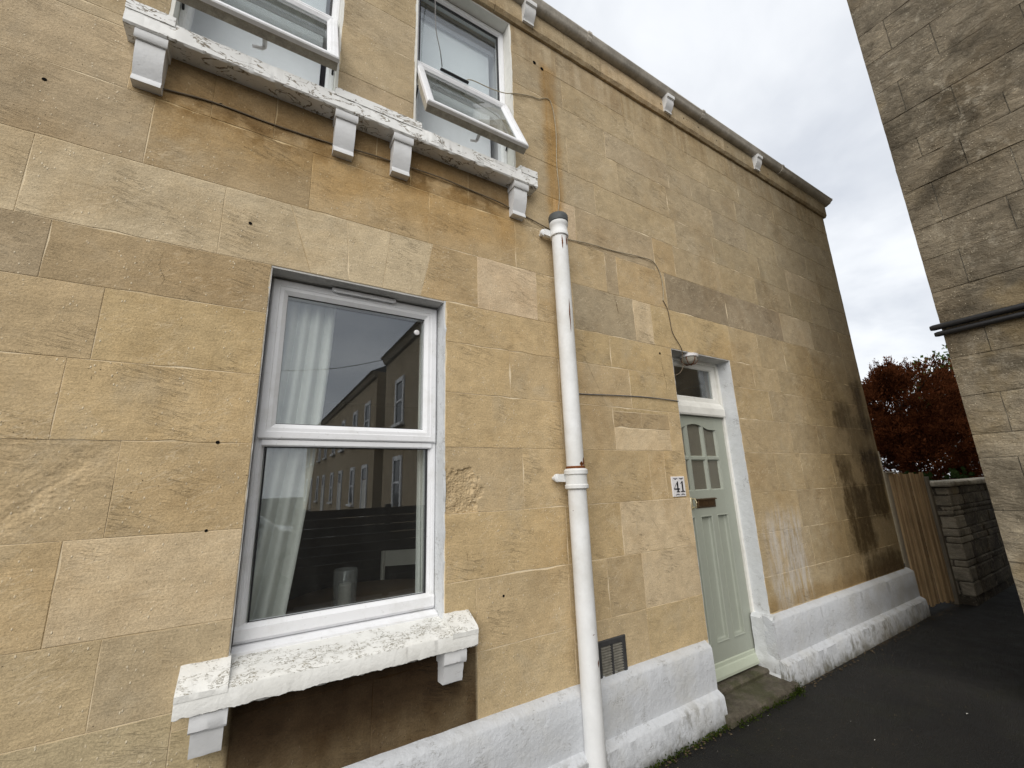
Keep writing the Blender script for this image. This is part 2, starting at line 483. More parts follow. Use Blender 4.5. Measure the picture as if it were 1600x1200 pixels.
M['white_blind'] = mat_simple('white_roller_blind', (0.80, 0.82, 0.86), 0.9, 0.03, 20, 0.05)
M['plaster'] = mat_simple('grey_soffit_paint', (0.50, 0.49, 0.47), 0.8, 0.15, 9, 0.2, 0.004)


def mat_asphalt():
    m, nt = new_mat('asphalt')
    P = nt.pos()
    x, y, z = nt.sep(P)
    big = nt.noise(P, 0.9, 5, 0.6)
    mid = nt.noise(P, 6, 5, 0.65)
    ag = nt.voro(P, 160)
    fine = nt.noise(P, 220, 3, 0.7)
    c = nt.mix(nt.ss(big, 0.36, 0.64), (0.009, 0.0083, 0.007), (0.017, 0.0155, 0.0125))
    c = nt.val(c, mid, 0.6, 1.45)
    c = nt.val(c, fine, 0.35, 1.75)
    mo = nt.math('MULTIPLY', nt.ss(nt.noise(P, 2.2, 5, 0.7), 0.50, 0.66), 0.6)
    c = nt.mix(mo, c, (0.018, 0.018, 0.010))
    chip = nt.ss(nt.voro(nt.vmath('ADD', P, (1, 2, 3)), 75), 0.10, 0.05)
    c = nt.mix(nt.math('MULTIPLY', chip, 0.6), c, (0.085, 0.08, 0.07))
    h = nt.math('ADD', nt.math('MULTIPLY', ag, 0.7), nt.math('ADD', nt.math('MULTIPLY', mid, 1.2), nt.math('MULTIPLY', fine, 0.4)))
    finish(nt, c, nt.lin(mid, 0.3, 0.7, 0.62, 0.92), nt.bump(h, 0.9, 0.016), 0.3)
    return m


M['asphalt'] = mat_asphalt()


def mat_step():
    m, nt = new_mat('mossy_step_stone')
    P = nt.pos()
    n = nt.noise(P, 7, 5, 0.65)
    c = nt.mix(nt.ss(n, 0.35, 0.62), (0.052, 0.043, 0.031), (0.105, 0.09, 0.066))
    mo = nt.ss(nt.noise(nt.vmath('ADD', P, (2, 5, 1)), 5, 5, 0.7), 0.44, 0.60)
    c = nt.mix(nt.math('MULTIPLY', mo, 0.65), c, (0.050, 0.052, 0.020))
    c = nt.val(c, nt.noise(P, 90, 4, 0.7), 0.7, 1.3)
    finish(nt, c, 0.8, nt.bump(nt.math('ADD', n, nt.math('MULTIPLY', nt.noise(P, 60, 4), 0.5)), 0.6, 0.012), 0.3)
    return m


M['step'] = mat_step()


def mat_wood(name, a, b, axis=(30, 30, 1.2), rough=0.8):
    m, nt = new_mat(name)
    P = nt.pos()
    r = nt.node('ShaderNodeObjectInfo').outputs['Random']
    Q = nt.vmath('ADD', P, nt.comb(nt.math('MULTIPLY', r, 13.0), nt.math('MULTIPLY', r, 29.0), nt.math('MULTIPLY', r, 5.0)))
    g = nt.noise(nt.scaled(Q, axis), 1.0, 5, 0.65, 0.6)
    c = nt.mix(nt.ss(g, 0.3, 0.7), a, b)
    c = nt.vmath('SCALE', c, nt.lin(r, 0, 1, 0.72, 1.22))
    c = nt.val(c, nt.noise(P, 2.5, 4, 0.6), 0.78, 1.15)
    finish(nt, c, rough, nt.bump(g, 0.45, 0.004), 0.2)
    return m


M['fence'] = mat_wood('fence_wood', (0.25, 0.165, 0.085), (0.46, 0.32, 0.175))
M['fence_grey'] = mat_wood('grey_fence_wood', (0.15, 0.125, 0.09), (0.28, 0.24, 0.18))
M['fence_dark'] = mat_wood('dark_fence_wood', (0.020, 0.014, 0.009), (0.045, 0.032, 0.022), (1.2, 30, 30))
M['bark'] = mat_wood('bark', (0.045, 0.03, 0.02), (0.10, 0.07, 0.045))


def mat_leaf(name, a, b, trans=0.25):
    m, nt = new_mat(name)
    P = nt.pos()
    n = nt.noise(P, 2.6, 4, 0.6)
    f = nt.noise(P, 30, 2)
    c = nt.mix(nt.ss(nt.math('ADD', nt.math('MULTIPLY', n, 0.6), nt.math('MULTIPLY', f, 0.4)), 0.34, 0.66), a, b)
    d = nt.node('ShaderNodeBsdfDiffuse', {'Color': c})
    t = nt.node('ShaderNodeBsdfTranslucent', {'Color': c})
    mx = nt.node('ShaderNodeMixShader', {0: trans})
    nt.L.new(d.outputs[0], mx.inputs[1])
    nt.L.new(t.outputs[0], mx.inputs[2])
    o = nt.node('ShaderNodeOutputMaterial')
    nt.L.new(mx.outputs[0], o.inputs[0])
    return m


M['leaf_red'] = mat_leaf('russet_foliage', (0.022, 0.007, 0.003), (0.24, 0.082, 0.034))
M['leaf_green'] = mat_leaf('green_foliage', (0.035, 0.065, 0.018), (0.10, 0.15, 0.045))
M['leaf_dark'] = mat_leaf('dark_green_foliage', (0.012, 0.022, 0.007), (0.035, 0.055, 0.018))
M['petal'] = mat_leaf('yellow_petal', (0.55, 0.38, 0.03), (0.65, 0.46, 0.06))
M['moss'] = mat_leaf('moss', (0.018, 0.028, 0.005), (0.055, 0.075, 0.014), 0.1)
M['litter'] = mat_leaf('dead_leaves', (0.05, 0.035, 0.02), (0.17, 0.13, 0.085), 0.1)
M['scrap'] = mat_simple('pale_scrap', (0.6, 0.58, 0.54), 0.8)


# ------------------------------------------------------------------ mesh helpers
WLOC = {}


class MB:
    def __init__(self):
        self.v = []
        self.f = []

    def add(self, vs, fs):
        b = len(self.v)
        self.v += [tuple(p) for p in vs]
        self.f += [tuple(i + b for i in f) for f in fs]
        return self

    def box(self, x0, x1, y0, y1, z0, z1):
        vs = [(x0, y0, z0), (x1, y0, z0), (x1, y1, z0), (x0, y1, z0), (x0, y0, z1), (x1, y0, z1), (x1, y1, z1), (x0, y1, z1)]
        return self.add(vs, [(0, 3, 2, 1), (4, 5, 6, 7), (0, 1, 5, 4), (1, 2, 6, 5), (2, 3, 7, 6), (3, 0, 4, 7)])

    def cbox(self, x0, x1, y0, y1, z0, z1, c=0.004):
        """box with chamfered edges"""
        c = min(c, 0.49 * min(x1 - x0, y1 - y0, z1 - z0))
        bm = bmesh.new()
        bmesh.ops.create_cube(bm, size=1.0)
        for v in bm.verts:
            v.co = Vector(((x0 + x1) / 2 + v.co.x * (x1 - x0), (y0 + y1) / 2 + v.co.y * (y1 - y0), (z0 + z1) / 2 + v.co.z * (z1 - z0)))
        bmesh.ops.bevel(bm, geom=list(bm.edges), offset=c, segments=1, affect='EDGES', profile=0.5)
        bm.verts.index_update()
        self.add([v.co[:] for v in bm.verts], [[v.index for v in f.verts] for f in bm.faces])
        bm.free()
        return self

    def ring(self, x0, x1, z0, z1, prof, T=None):
        """mitred rectangular frame; prof = closed list of (inset, y)"""
        n = len(prof)
        vs = []
        for d, y in prof:
            for (x, z) in ((x0 + d, z0 + d), (x1 - d, z0 + d), (x1 - d, z1 - d), (x0 + d, z1 - d)):
                p = Vector((x, y, z))
                vs.append(tuple(T @ p) if T else tuple(p))
        fs = []
        for i in range(n):
            j = (i + 1) % n
            for k in range(4):
                l = (k + 1) % 4
                fs.append((i * 4 + k, i * 4 + l, j * 4 + l, j * 4 + k))
        return self.add(vs, fs)

    def prism(self, poly, a0, a1, axis='y'):
        """polygon [(u,w)] extruded from a0 to a1 along an axis; u,w are the two other axes in x,y,z order"""
        n = len(poly)

        def P(u, w, a):
            return (u, a, w) if axis == 'y' else ((a, u, w) if axis == 'x' else (u, w, a))
        vs = [P(u, w, a0) for u, w in poly] + [P(u, w, a1) for u, w in poly]
        fs = [tuple(range(n)), tuple(range(2 * n - 1, n - 1, -1))]
        for i in range(n):
            j = (i + 1) % n
            fs.append((i, j, n + j, n + i))
        return self.add(vs, fs)

    def tube(self, pts, r, n=8, cap=True):
        pts = [Vector(p) for p in pts]
        rr = r if hasattr(r, '__len__') else [r] * len(pts)
        vs, fs = [], []
        up = Vector((0, 0, 1))
        for i, p in enumerate(pts):
            t = (pts[min(i + 1, len(pts) - 1)] - pts[max(i - 1, 0)]).normalized()
            ref = up if abs(t.dot(up)) < 0.95 else Vector((1, 0, 0))
            a = t.cross(ref).normalized()
            b = t.cross(a)
            for k in range(n):
                an = 2 * math.pi * k / n
                vs.append(p + (a * math.cos(an) + b * math.sin(an)) * rr[i])
        for i in range(len(pts) - 1):
            for k in range(n):
                l = (k + 1) % n
                fs.append((i * n + k, i * n + l, (i + 1) * n + l, (i + 1) * n + k))
        if cap:
            fs.append(tuple(range(n)))
            fs.append(tuple(range(len(vs) - 1, len(vs) - n - 1, -1)))
        return self.add(vs, fs)

    def lathe(self, prof, cx, cy, cz, n=24, axis='z'):
        """prof = [(radius, height)] from bottom to top, closed with caps"""
        vs, fs = [], []
        for r, h in prof:
            for k in range(n):
                a = 2 * math.pi * k / n
                if axis == 'z':
                    vs.append((cx + r * math.cos(a), cy + r * math.sin(a), cz + h))
                elif axis == 'y':
                    vs.append((cx + r * math.cos(a), cy + h, cz + r * math.sin(a)))
                else:
                    vs.append((cx + h, cy + r * math.cos(a), cz + r * math.sin(a)))
        m = len(prof)
        for i in range(m - 1):
            for k in range(n):
                l = (k + 1) % n
                fs.append((i * n + k, i * n + l, (i + 1) * n + l, (i + 1) * n + k))
        fs.append(tuple(range(n - 1, -1, -1)))
        fs.append(tuple(range((m - 1) * n, m * n)))
        return self.add(vs, fs)

    def sweep_x(self, prof, xs, fn=None):
        """closed (y,z) profile swept along x stations; fn(i,k,x,y,z)->(x,y,z)"""
        n = len(prof)
        vs, fs = [], []
        for i, x in enumerate(xs):
            for k, (y, z) in enumerate(prof):
                vs.append(fn(i, k, x, y, z) if fn else (x, y, z))
        for i in range(len(xs) - 1):
            for k in range(n):
                l = (k + 1) % n
                fs.append((i * n + k, i * n + l, (i + 1) * n + l, (i + 1) * n + k))
        fs.append(tuple(range(n)))
        fs.append(tuple(range(len(vs) - 1, len(vs) - n - 1, -1)))
        return self.add(vs, fs)

    def build(self, name, mat, parent=None, smooth=False, color=None, recalc=True, base=None):
        xs = [p[0] for p in self.v]
        ys = [p[1] for p in self.v]
        zs = [p[2] for p in self.v]
        c = base or ((min(xs) + max(xs)) / 2, (min(ys) + max(ys)) / 2, min(zs))
        me = bpy.data.meshes.new(name)
        me.from_pydata([(p[0] - c[0], p[1] - c[1], p[2] - c[2]) for p in self.v], [], self.f)
        if recalc:
            bm = bmesh.new()
            bm.from_mesh(me)
            bmesh.ops.recalc_face_normals(bm, faces=bm.faces)
            bm.to_mesh(me)
            bm.free()
        if smooth:
            me.polygons.foreach_set('use_smooth', [True] * len(me.polygons))
            me.set_sharp_from_angle(angle=math.radians(40))
        me.materials.append(M[mat] if isinstance(mat, str) else mat)
        o = bpy.data.objects.new(name, me)
        COL.objects.link(o)
        place(o, c, parent)
        if color:
            o.color = (*color, 1)
        return o


def place(o, c, parent=None):
    WLOC[o.name] = Vector(c)
    if parent is not None:
        o.parent = parent
        o.location = Vector(c) - WLOC[parent.name]
    else:
        o.location = c


def empty(name, loc, parent=None):
    o = bpy.data.objects.new(name, None)
    COL.objects.link(o)
    o.empty_display_size = 0.1
    place(o, loc, parent)
    return o


def tag(o, label=None, cat=None, group=None, kind=None):
    if label:
        o['label'] = label
    if cat:
        o['category'] = cat
    if group:
        o['group'] = group
    if kind:
        o['kind'] = kind
    return o


def thing(name, loc, label, cat, group=None):
    return tag(empty(name, loc), label, cat, group)


def fbm(x, y, z, s=1.0, o=4):
    return mnoise.fractal(Vector((x * s, y * s, z * s)), 1.0, 2.0, o)


def jit_loop(poly, step, amp, chip=0.0):
    """subdivide a polygon outline and roughen it; returns list of (u,w)"""
    out = []
    n = len(poly)
    for i in range(n):
        a = poly[i]
        b = poly[(i + 1) % n]
        L = math.hypot(b[0] - a[0], b[1] - a[1])
        k = max(1, int(L / step))
        nx, nz = (b[1] - a[1]) / L, -(b[0] - a[0]) / L
        for j in range(k):
            t = j / k
            u = a[0] + (b[0] - a[0]) * t
            w = a[1] + (b[1] - a[1]) * t
            if j:
                d = -abs(rnd.gauss(0, amp))
                if chip and rnd.random() < chip:
                    d -= U(0.002, 0.008)
                u += nx * d
                w += nz * d
            out.append((u, w))
    return out


# ================================================================== SETTING
gm = MB()
gm.add([(-160, -160, 0), (160, -160, 0), (160, 160, 0), (-160, 160, 0)], [(0, 1, 2, 3)])
tag(gm.build('ground', 'asphalt'), kind='structure')

# ================================================================== HOUSE 41
house = thing('stone_house', (2.0, 0.0, 0.0), 'honey coloured limestone ashlar house with sage green front door and white sash frames', 'house')
XL, XR = -2.6, 6.82           # facade ends
WX0, WX1, WZ0, WZ1 = -0.006, 0.912, 0.985, 2.728          # downstairs window opening
DX0, DX1, DZ1 = 2.975, 3.825, 2.728                       # door opening
UZ0, UZ1 = 3.83, 5.285
UW = ((-0.555, 0.225), (0.683, 1.46))                     # upstairs window openings

# ---- solid wall behind the facing stones (its front plane is the mortar)
wm = MB()
YB = 0.0020


def wallbox(x0, x1, z0, z1, y0=YB, y1=0.125):
    wm.box(x0, x1, y0, y1, z0, z1)


for (y0, y1, e) in ((YB, 0.032, 0.0), (0.032, 0.125, 0.0), (0.125, 0.32, 0.045)):
    d0, d1 = DX0 - e, DX1 + e
    if y0 == YB:          # pockets behind the two eroded stones
        wallbox(XL, WX0, 0.0, 1.493, y0, y1)
        wallbox(XL, WX0, 1.853, 3.0, y0, y1)
        wallbox(XL, -1.45, 1.493, 1.853, y0, y1)
        wallbox(-0.443, WX0, 1.493, 1.853, y0, y1)
        wallbox(WX1, d0, 0.0, 1.493, y0, y1)
        wallbox(WX1, d0, 1.853, 3.0, y0, y1)
        wallbox(1.42, d0, 1.493, 1.853, y0, y1)
    else:
        wallbox(XL, WX0, 0.0, 3.0, y0, y1)
        wallbox(WX1, d0, 0.0, 3.0, y0, y1)
    wallbox(WX0, WX1, 0.0, 0.955, y0, y1)
    wallbox(WX0, WX1, WZ1, 3.0, y0, y1)
    wallbox(d0, d1, DZ1 + e * 0.4, 3.0, y0, y1)
    wallbox(d1, XR, 0.0, 3.0, y0, y1)
    wallbox(XL, XR, 3.0, UZ0, y0, y1)
    wallbox(XL, UW[0][0], UZ0, UZ1, y0, y1)
    wallbox(UW[0][1], UW[1][0], UZ0, UZ1, y0, y1)
    wallbox(UW[1][1], XR, UZ0, UZ1, y0, y1)
    wallbox(XL, XR, UZ1, 5.56, y0, y1)
wall = wm.build('wall', 'mortar', house)

DEF = (0.53, 0.398, 0.226)
CODES = {
    'd': None,
    'p': (0.60, 0.465, 0.305), 'g': (0.43, 0.345, 0.225), 'o': (0.49, 0.36, 0.20), 'l': (0.63, 0.495, 0.315),
    'v': (0.585, 0.475, 0.312), 'q': (0.32, 0.252, 0.165), 'y': (0.52, 0.39, 0.212), 'b': (0.435, 0.325, 0.188), 'k': (0.43, 0.335, 0.212),
}


def stone_color(x, z, code='d'):
    c = CODES.get(code)
    if c is None:
        c = Vector(DEF)
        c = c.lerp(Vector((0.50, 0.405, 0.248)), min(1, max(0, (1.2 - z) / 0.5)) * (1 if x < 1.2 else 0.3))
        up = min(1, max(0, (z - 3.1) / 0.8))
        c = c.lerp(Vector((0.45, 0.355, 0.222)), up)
        rt = min(1, max(0, (x - 3.3) / 2.4))  # stones darken to the right: the far end's shade put into their colour
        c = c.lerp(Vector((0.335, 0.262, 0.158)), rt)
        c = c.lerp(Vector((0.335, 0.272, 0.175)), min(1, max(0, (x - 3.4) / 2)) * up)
        k = 1 + rnd.gauss(0, 0.03)
        w = rnd.gauss(0, 0.016)
        c = Vector((c.x * k * (1 + w * 0.4), c.y * k, c.z * k * (1 - w * 1.4)))
    else:
        k = 1 + rnd.gauss(0, 0.02)
        c = Vector(c) * k
    return tuple(c)


def stone_mesh(poly, yf, yb, bev, step=0.07, amp=0.0010, chip=0.10):
    lp = jit_loop(poly, step, amp, chip)
    n = len(lp)
    cu = sum(p[0] for p in lp) / n
    cw = sum(p[1] for p in lp) / n
    hu = max(abs(p[0] - cu) for p in lp)
    hw = max(abs(p[1] - cw) for p in lp)
    m = MB()
    inn = [(cu + (u - cu) * (1 - bev / hu), cw + (w - cw) * (1 - bev / hw)) for u, w in lp]
    vs = [(u, yf, w) for u, w in inn] + [(u, yf + bev * 0.8, w) for u, w in lp] + [(u, yb, w) for u, w in lp]
    fs = [tuple(range(n))]
    for i in range(n):
        j = (i + 1) % n
        fs.append((i, n + i, n + j, j))
        fs.append((n + i, 2 * n + i, 2 * n + j, n + j))
    m.add(vs, fs)
    return m


def stone(poly, code='d', parent=None, gap=0.0010):
    cx = sum(p[0] for p in poly) / len(poly)
    cz = sum(p[1] for p in poly) / len(poly)
    w = max(p[0] for p in poly) - min(p[0] for p in poly)
    h = max(p[1] for p in poly) - min(p[1] for p in poly)
    q = [(cx + (x - cx) * (1 - 2 * gap / w), cz + (z - cz) * (1 - 2 * gap / h)) for x, z in poly]
    m = stone_mesh(q, rnd.gauss(0, 0.0005), 0.03, 0.0013)
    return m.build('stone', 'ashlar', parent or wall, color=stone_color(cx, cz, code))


def rect(x0, x1, z0, z1):
    return [(x0, z0), (x1, z0), (x1, z1), (x0, z1)]


def relief_stone(x0, x1, z0, z1, fn, code='d', nx=64, nz=34, gap=0.0011):
    """ashlar block whose face has weathered away: real relief"""
    x0 += gap
    x1 -= gap
    z0 += gap
    z1 -= gap
    m = MB()
    vs, fs = [], []
    for j in range(nz + 1):
        for i in range(nx + 1):
            x = x0 + (x1 - x0) * i / nx
            z = z0 + (z1 - z0) * j / nz
            vs.append((x, fn(x, z), z))
    for j in range(nz):
        for i in range(nx):
            a = j * (nx + 1) + i
            fs.append((a, a + 1, a + nx + 2, a + nx + 1))
    b = len(vs)
    rim = [i for i in range(nx + 1)] + [j * (nx + 1) + nx for j in range(1, nz + 1)] + [nz * (nx + 1) + i for i in range(nx - 1, -1, -1)] + [j * (nx + 1) for j in range(nz - 1, 0, -1)]
    for r in rim:
        vs.append((vs[r][0], 0.035, vs[r][2]))
    k = len(rim)
    for i in range(k):
        j = (i + 1) % k
        fs.append((rim[i], b + i, b + j, rim[j]))
    m.add(vs, fs)
    return m.build('stone', 'ashlar', wall, smooth=True, color=stone_color((x0 + x1) / 2, (z0 + z1) / 2, code))


def crumble(x, z, s=1.0):
    """flaking layers with broken grains"""
    n = 0.5 + 0.5 * fbm(x, 2.7, z, 10 * s, 5)
    lay = math.floor(n * 5) / 5 + 0.15 * (n * 5 - math.floor(n * 5))
    g = abs(fbm(x, 9.1, z, 46 * s, 3))
    return 0.0095 * lay + 0.0035 * g + 0.0022 * fbm(x, 5.5, z, 110, 2)


def rough_diag(x, z):        # the eroded block at the left edge
    s = (x + 0.735) * 0.62 - (z - 1.50) * 0.60          # across the diagonal
    s += 0.03 * fbm(x, 0, z, 7, 4)
    left = 1 / (1 + math.exp((s + 0.02) / 0.010))
    band = math.exp(-((s + 0.02) / 0.06) ** 2)
    bed = fbm((x * 0.72 - z * 0.70) * 22, 3, (x * 0.7 + z * 0.72) * 4, 1.0, 5)
    d = left * (0.006 + 0.35 * crumble(x, z, 0.8) + 0.0022 * bed) + band * 0.9 * crumble(x * 0.7 + z * 0.3, z, 1.2)
    d *= min(1.0, max(0.0, (1.853 - z) / 0.11)) * min(1.0, max(0.15, (x + 1.45) / 0.05))
    return 0.0005 + min(0.024, max(-0.003, d))


def rough_corner(x, z):      # spalled corner right of the downstairs window
    r = math.hypot((x - 0.91) / 0.27, (z - 1.585) / 0.15)
    n = fbm(x, 1, z, 8, 5) * 0.55 + 0.15 * fbm(x, 1, z, 40, 3)
    k = 1 / (1 + math.exp((r + n - 0.85) / 0.035))
    return 0.0005 + k * (0.003 + 1.25 * crumble(x, z, 1.5))


RIGHT_RND = random.Random(7)


def fill(x0, x1, first=0.0):
    out = [x0]
    x = x0 + (first or RIGHT_RND.uniform(0.35, 0.9))
    while x < x1 - 0.3:
        out.append(x)
        x += RIGHT_RND.uniform(0.45, 0.98)
    out.append(x1)
    return out


def row(z0, z1, xs, codes=''):
    for i in range(len(xs) - 1):
        stone(rect(xs[i], xs[i + 1], z0, z1), codes[i] if i < len(codes) else 'd')


# course by course from the plinth up
row(0.49, 0.858, [XL, -1.75, -0.98, -0.16])
row(0.49, 0.795, [-0.16, 0.03, 0.566, 1.096, 1.74, 2.365, DX0])
row(0.515, 0.795, fill(DX1, XR, 0.75))
row(0.858, 1.147, [XL, -1.9, -1.15, -0.397, WX0])
row(0.795, 0.955, [WX0 - 0.154, 0.45, WX1 + 0.18])
row(0.795, 1.147, [WX1 + 0.18, 1.72, 2.045, 2.37, DX0], 'dddl')
stone(rect(WX1, WX1 + 0.18, 0.955, 1.147))
row(0.795, 1.147, fill(DX1, XR, 0.42))
row(1.147, 1.493, [XL, -1.5, -0.55, WX0], 'ddl')
row(1.147, 1.493, [WX1, 1.73, 2.21, DX0], 'ddl')
row(1.147, 1.493, fill(DX1, XR, 0.8))
row(1.493, 1.853, [XL, -1.45], '')
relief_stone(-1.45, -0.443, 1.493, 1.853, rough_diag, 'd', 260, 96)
row(1.493, 1.853, [-0.443, WX0])
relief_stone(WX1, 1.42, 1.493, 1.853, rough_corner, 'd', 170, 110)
row(1.493, 1.853, [1.42, 1.76, 2.548, 2.72, DX0], 'dddd')
row(1.493, 1.853, fill(DX1, XR, 0.5))
row(1.853, 2.168, [XL, -1.55, -0.642, WX0])
row(1.853, 2.168, [WX1, 1.74, 2.222], '')
stone(rect(2.222, 2.83, 1.853, 2.018), 'l')
stone(rect(2.222, 2.515, 2.018, 2.138), 'b')
stone(rect(2.515, 2.83, 2.018, 2.138), 'b')
stone(rect(2.222, 2.83, 2.138, 2.168), 'y')
row(1.853, 2.168, [2.83, DX0])
row(1.853, 2.168, fill(DX1, XR, 0.9))
row(2.168, 2.475, [XL, -1.4, -0.578, WX0], 'ddy')
row(2.168, 2.475, [WX1, 1.35, 1.74, 2.43, DX0], 'dddy')
row(2.168, 2.475, fill(DX1, XR, 0.6))
row(2.475, 2.728, [XL, -1.6, -0.771, WX0], 'dkb')
row(2.475, 2.728, [WX1, 1.74, 2.253, DX0], 'dyy')
row(2.475, 2.728, fill(DX1, XR, 0.38))
# lintel course with the flat arch over the window
Z0, Z1 = 2.728, 3.09
row(Z0, Z1, [XL, -1.7, -0.877, -0.229], 'dvv')
VZ = [(-0.229, -0.229), (0.050, 0.169), (0.325, 0.357), (0.569, 0.534), (0.828, 0.753)]
for i in range(4):
    a, b = VZ[i], VZ[i + 1]
    stone([(a[1], Z0), (b[1], Z0), (b[0], Z1), (a[0], Z1)], 'v')
stone([(0.753, Z0), (1.13, Z0), (1.13, Z1), (0.828, Z1)], 'o')
row(Z0, Z1, [1.13, 1.591, 1.92, 2.558, 2.77, 3.885], 'pdgly')
row(Z0, Z1, fill(3.885, XR, 0.5))
row(3.09, 3.445, [XL, -1.5, -0.542, 0.132, 0.797, 1.43, 2.281, 2.41, 3.006, 3.91, 4.96], 'dkboodkoqq')
row(3.09, 3.445, fill(4.96, XR, 0.7), 'g')
row(3.445, 3.77, [XL, -1.65, -0.645, -0.333, -0.062, 0.465, 0.678, 1.07, 1.52, 1.79, 2.0, 2.90, 3.18], 'dkbbbbbbdpko')
row(3.445, 3.77, fill(3.18, XR, 0.72))
row(3.77, UZ0, [XL, UW[0][0], UW[0][1], UW[1][0], UW[1][1]], '')
row(UZ0, 4.07, [XL, -1.3, UW[0][0]])
row(UZ0, 4.07, [UW[0][1], UW[1][0]], 'k')
row(3.77, 4.07, [UW[1][1], 2.237, 3.26, 3.854, 4.7])
row(3.77, 4.07, fill(4.7, XR, 0.6), 'dg')
for z0, z1, xs, zf in ((4.07, 4.415, [UW[1][1], 1.965, 2.54, 3.2, 3.92], 0.62), (4.415, 4.70, [UW[1][1], 2.418, 3.26, 3.62], 0.8),
                       (4.70, 5.0, [UW[1][1], 1.96, 2.82, 3.27], 0.7), (5.0, 5.285, [UW[1][1], 1.905, 2.7], 0.9)):
    row(z0, z1, [XL, -1.25 - U(0, 0.4), UW[0][0]])
    row(z0, z1, [UW[0][1], UW[1][0]])
    row(z0, z1, xs)
    row(z0, z1, fill(xs[-1], XR, zf))

# ---- quoin edge on the return wall, side and rear walls, roof
sm = MB()
sm.box(XR - 0.30, XR - 0.001, 0.321, 6.4, 0, 5.56)
sm.box(XL, XL + 0.3, 0.321, 6.4, 0, 5.56)
sm.box(XL + 0.3, XR - 0.3, 6.1, 6.4, 0, 3.4)
sm.box(XL + 0.3, -0.2, 6.1, 6.4, 3.4, 5.56)  # rear wall leaves an unseen opening, added to light the upper room
sm.box(1.8, XR - 0.3, 6.1, 6.4, 3.4, 5.56)
sm.box(-0.2, 1.8, 6.1, 6.4, 5.2, 5.56)
sm.build('side_wall', 'ashlar', house, color=DEF)
rm = MB()
ey = -0.10
for (ya, za, yb, zb) in ((ey, 5.60, 3.2, 7.05), (6.6, 5.60, 3.2, 7.05)):
    rm.add([(XL - .1, ya, za), (XR + .13, ya, za), (XR + .13, yb, zb), (XL - .1, yb, zb), (XL - .1, ya, za - .05), (XR + .13, ya, za - .05), (XR + .13, yb, zb - .05), (XL - .1, yb, zb - .05)],
           [(0, 1, 2, 3), (7, 6, 5, 4), (0, 4, 5, 1), (1, 5, 6, 2), (2, 6, 7, 3), (3, 7, 4, 0)])
rm.prism([(0.05, 5.55), (6.35, 5.55), (3.2, 6.97)], XR - 0.28, XR - 0.02, 'x')
rm.build('roof', 'slate', house)

# ---- cornice frieze in long pieces
fx = [XL, -1.1, 0.3, 1.30, 1.99, 2.42, 3.38, 4.35, 5.3, 6.1, XR + 0.035]
for i in range(len(fx) - 1):
    a, b = fx[i] + 0.002, fx[i + 1] - 0.002
    n = max(3, int((b - a) / 0.09))
    prof = [(0.02, 5.288), (-0.022, 5.288), (-0.042, 5.318), (-0.042, 5.50), (0.02, 5.50)]
    ph = U(0, 50)

    def fz(i_, k, x, y, z, ph=ph):
        if k in (1, 2):
            z += 0.006 * fbm(x, ph, k, 7, 3) + 0.003 * fbm(x, ph, k + 5, 30, 2)
            y += 0.003 * fbm(x, ph + 3, k, 12, 2)
        return (x, y, z)
    MB().sweep_x(prof, [a + (b - a) * j / n for j in range(n + 1)], fz).build('frieze_block', 'ashlar', house, color=stone_color(a, 4.6) if i != 5 else (0.52, 0.40, 0.25))

# ---- internal shell: floors, ceilings and partitions
im = MB()
im.box(XL + 0.3, 2.75, 0.32, 6.1, 0.05, 0.12)
im.build('floor', 'floorboard', house)
im = MB()
im.box(XL + 0.301, 2.75, 0.33, 4.2, 2.86, 2.95)
im.box(2.75, 2.85, 0.33, 6.1, 0.0, 2.95)
im.box(XL + 0.31, 2.75, 4.1, 4.2, 0.12, 2.86)
im.box(2.85, XR - 0.31, 2.2, 2.3, 0.0, 2.95)
im.box(XL + 0.301, XL + 0.36, 0.33, 4.1, 0.12, 2.86)
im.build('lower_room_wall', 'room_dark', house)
im = MB()
im.box(XL + 0.301, XR - 0.301, 0.325, 6.1, 3.2, 3.28)
im.box(XL + 0.301, 2.75, 0.33, 6.09, 5.43, 5.5)
im.box(2.75, 2.85, 0.33, 6.09, 3.28, 5.5)
im.box(XL + 0.301, XL + 0.36, 0.33, 6.09, 3.28, 5.43)
im.box(XL + 0.4, 2.74, 0.326, 0.345, 3.28, UZ0 - 0.03)
im.build('upper_room_wall', 'room_pale', house)

# ---- plinth: two white painted lengths with a lumpy lower course
PL = [(0.03, 0.497), (-0.004, 0.494), (-0.046, 0.468), (-0.054, 0.456), (-0.056, 0.33), (-0.056, 0.200), (-0.092, 0.180), (-0.103, 0.168), (-0.108, 0.10), (-0.112, -0.02), (0.03, -0.02)]


def plinth_fn(seed):
    def fn(i, k, x, y, z):
        if 0 < k < 10:
            a = 0.003 if k in (2, 3) else (0.005 if k in (6, 7, 8) else 0.002)
            y += a * fbm(x, seed + k * 3.1, z, 11, 4)
            z += (a if k in (1, 2, 3, 6, 7) else 0) * fbm(x, seed + 40 + k * 2.3, z, 15, 4) * 0.9
        return (x, y, z)
    return fn


def stations(a, b, s):
    n = max(2, int((b - a) / s))
    return [a + (b - a) * j / n for j in range(n + 1)]


MB().sweep_x(PL, stations(XL, 2.932, 0.022), plinth_fn(3)).build('plinth', 'plinth_paint', house, smooth=True)
MB().sweep_x([(y, z + 0.012 if k < 4 else z) for k, (y, z) in enumerate(PL)], stations(3.752, XR + 0.075, 0.022), plinth_fn(60)).build('plinth', 'plinth_paint', house, smooth=True)
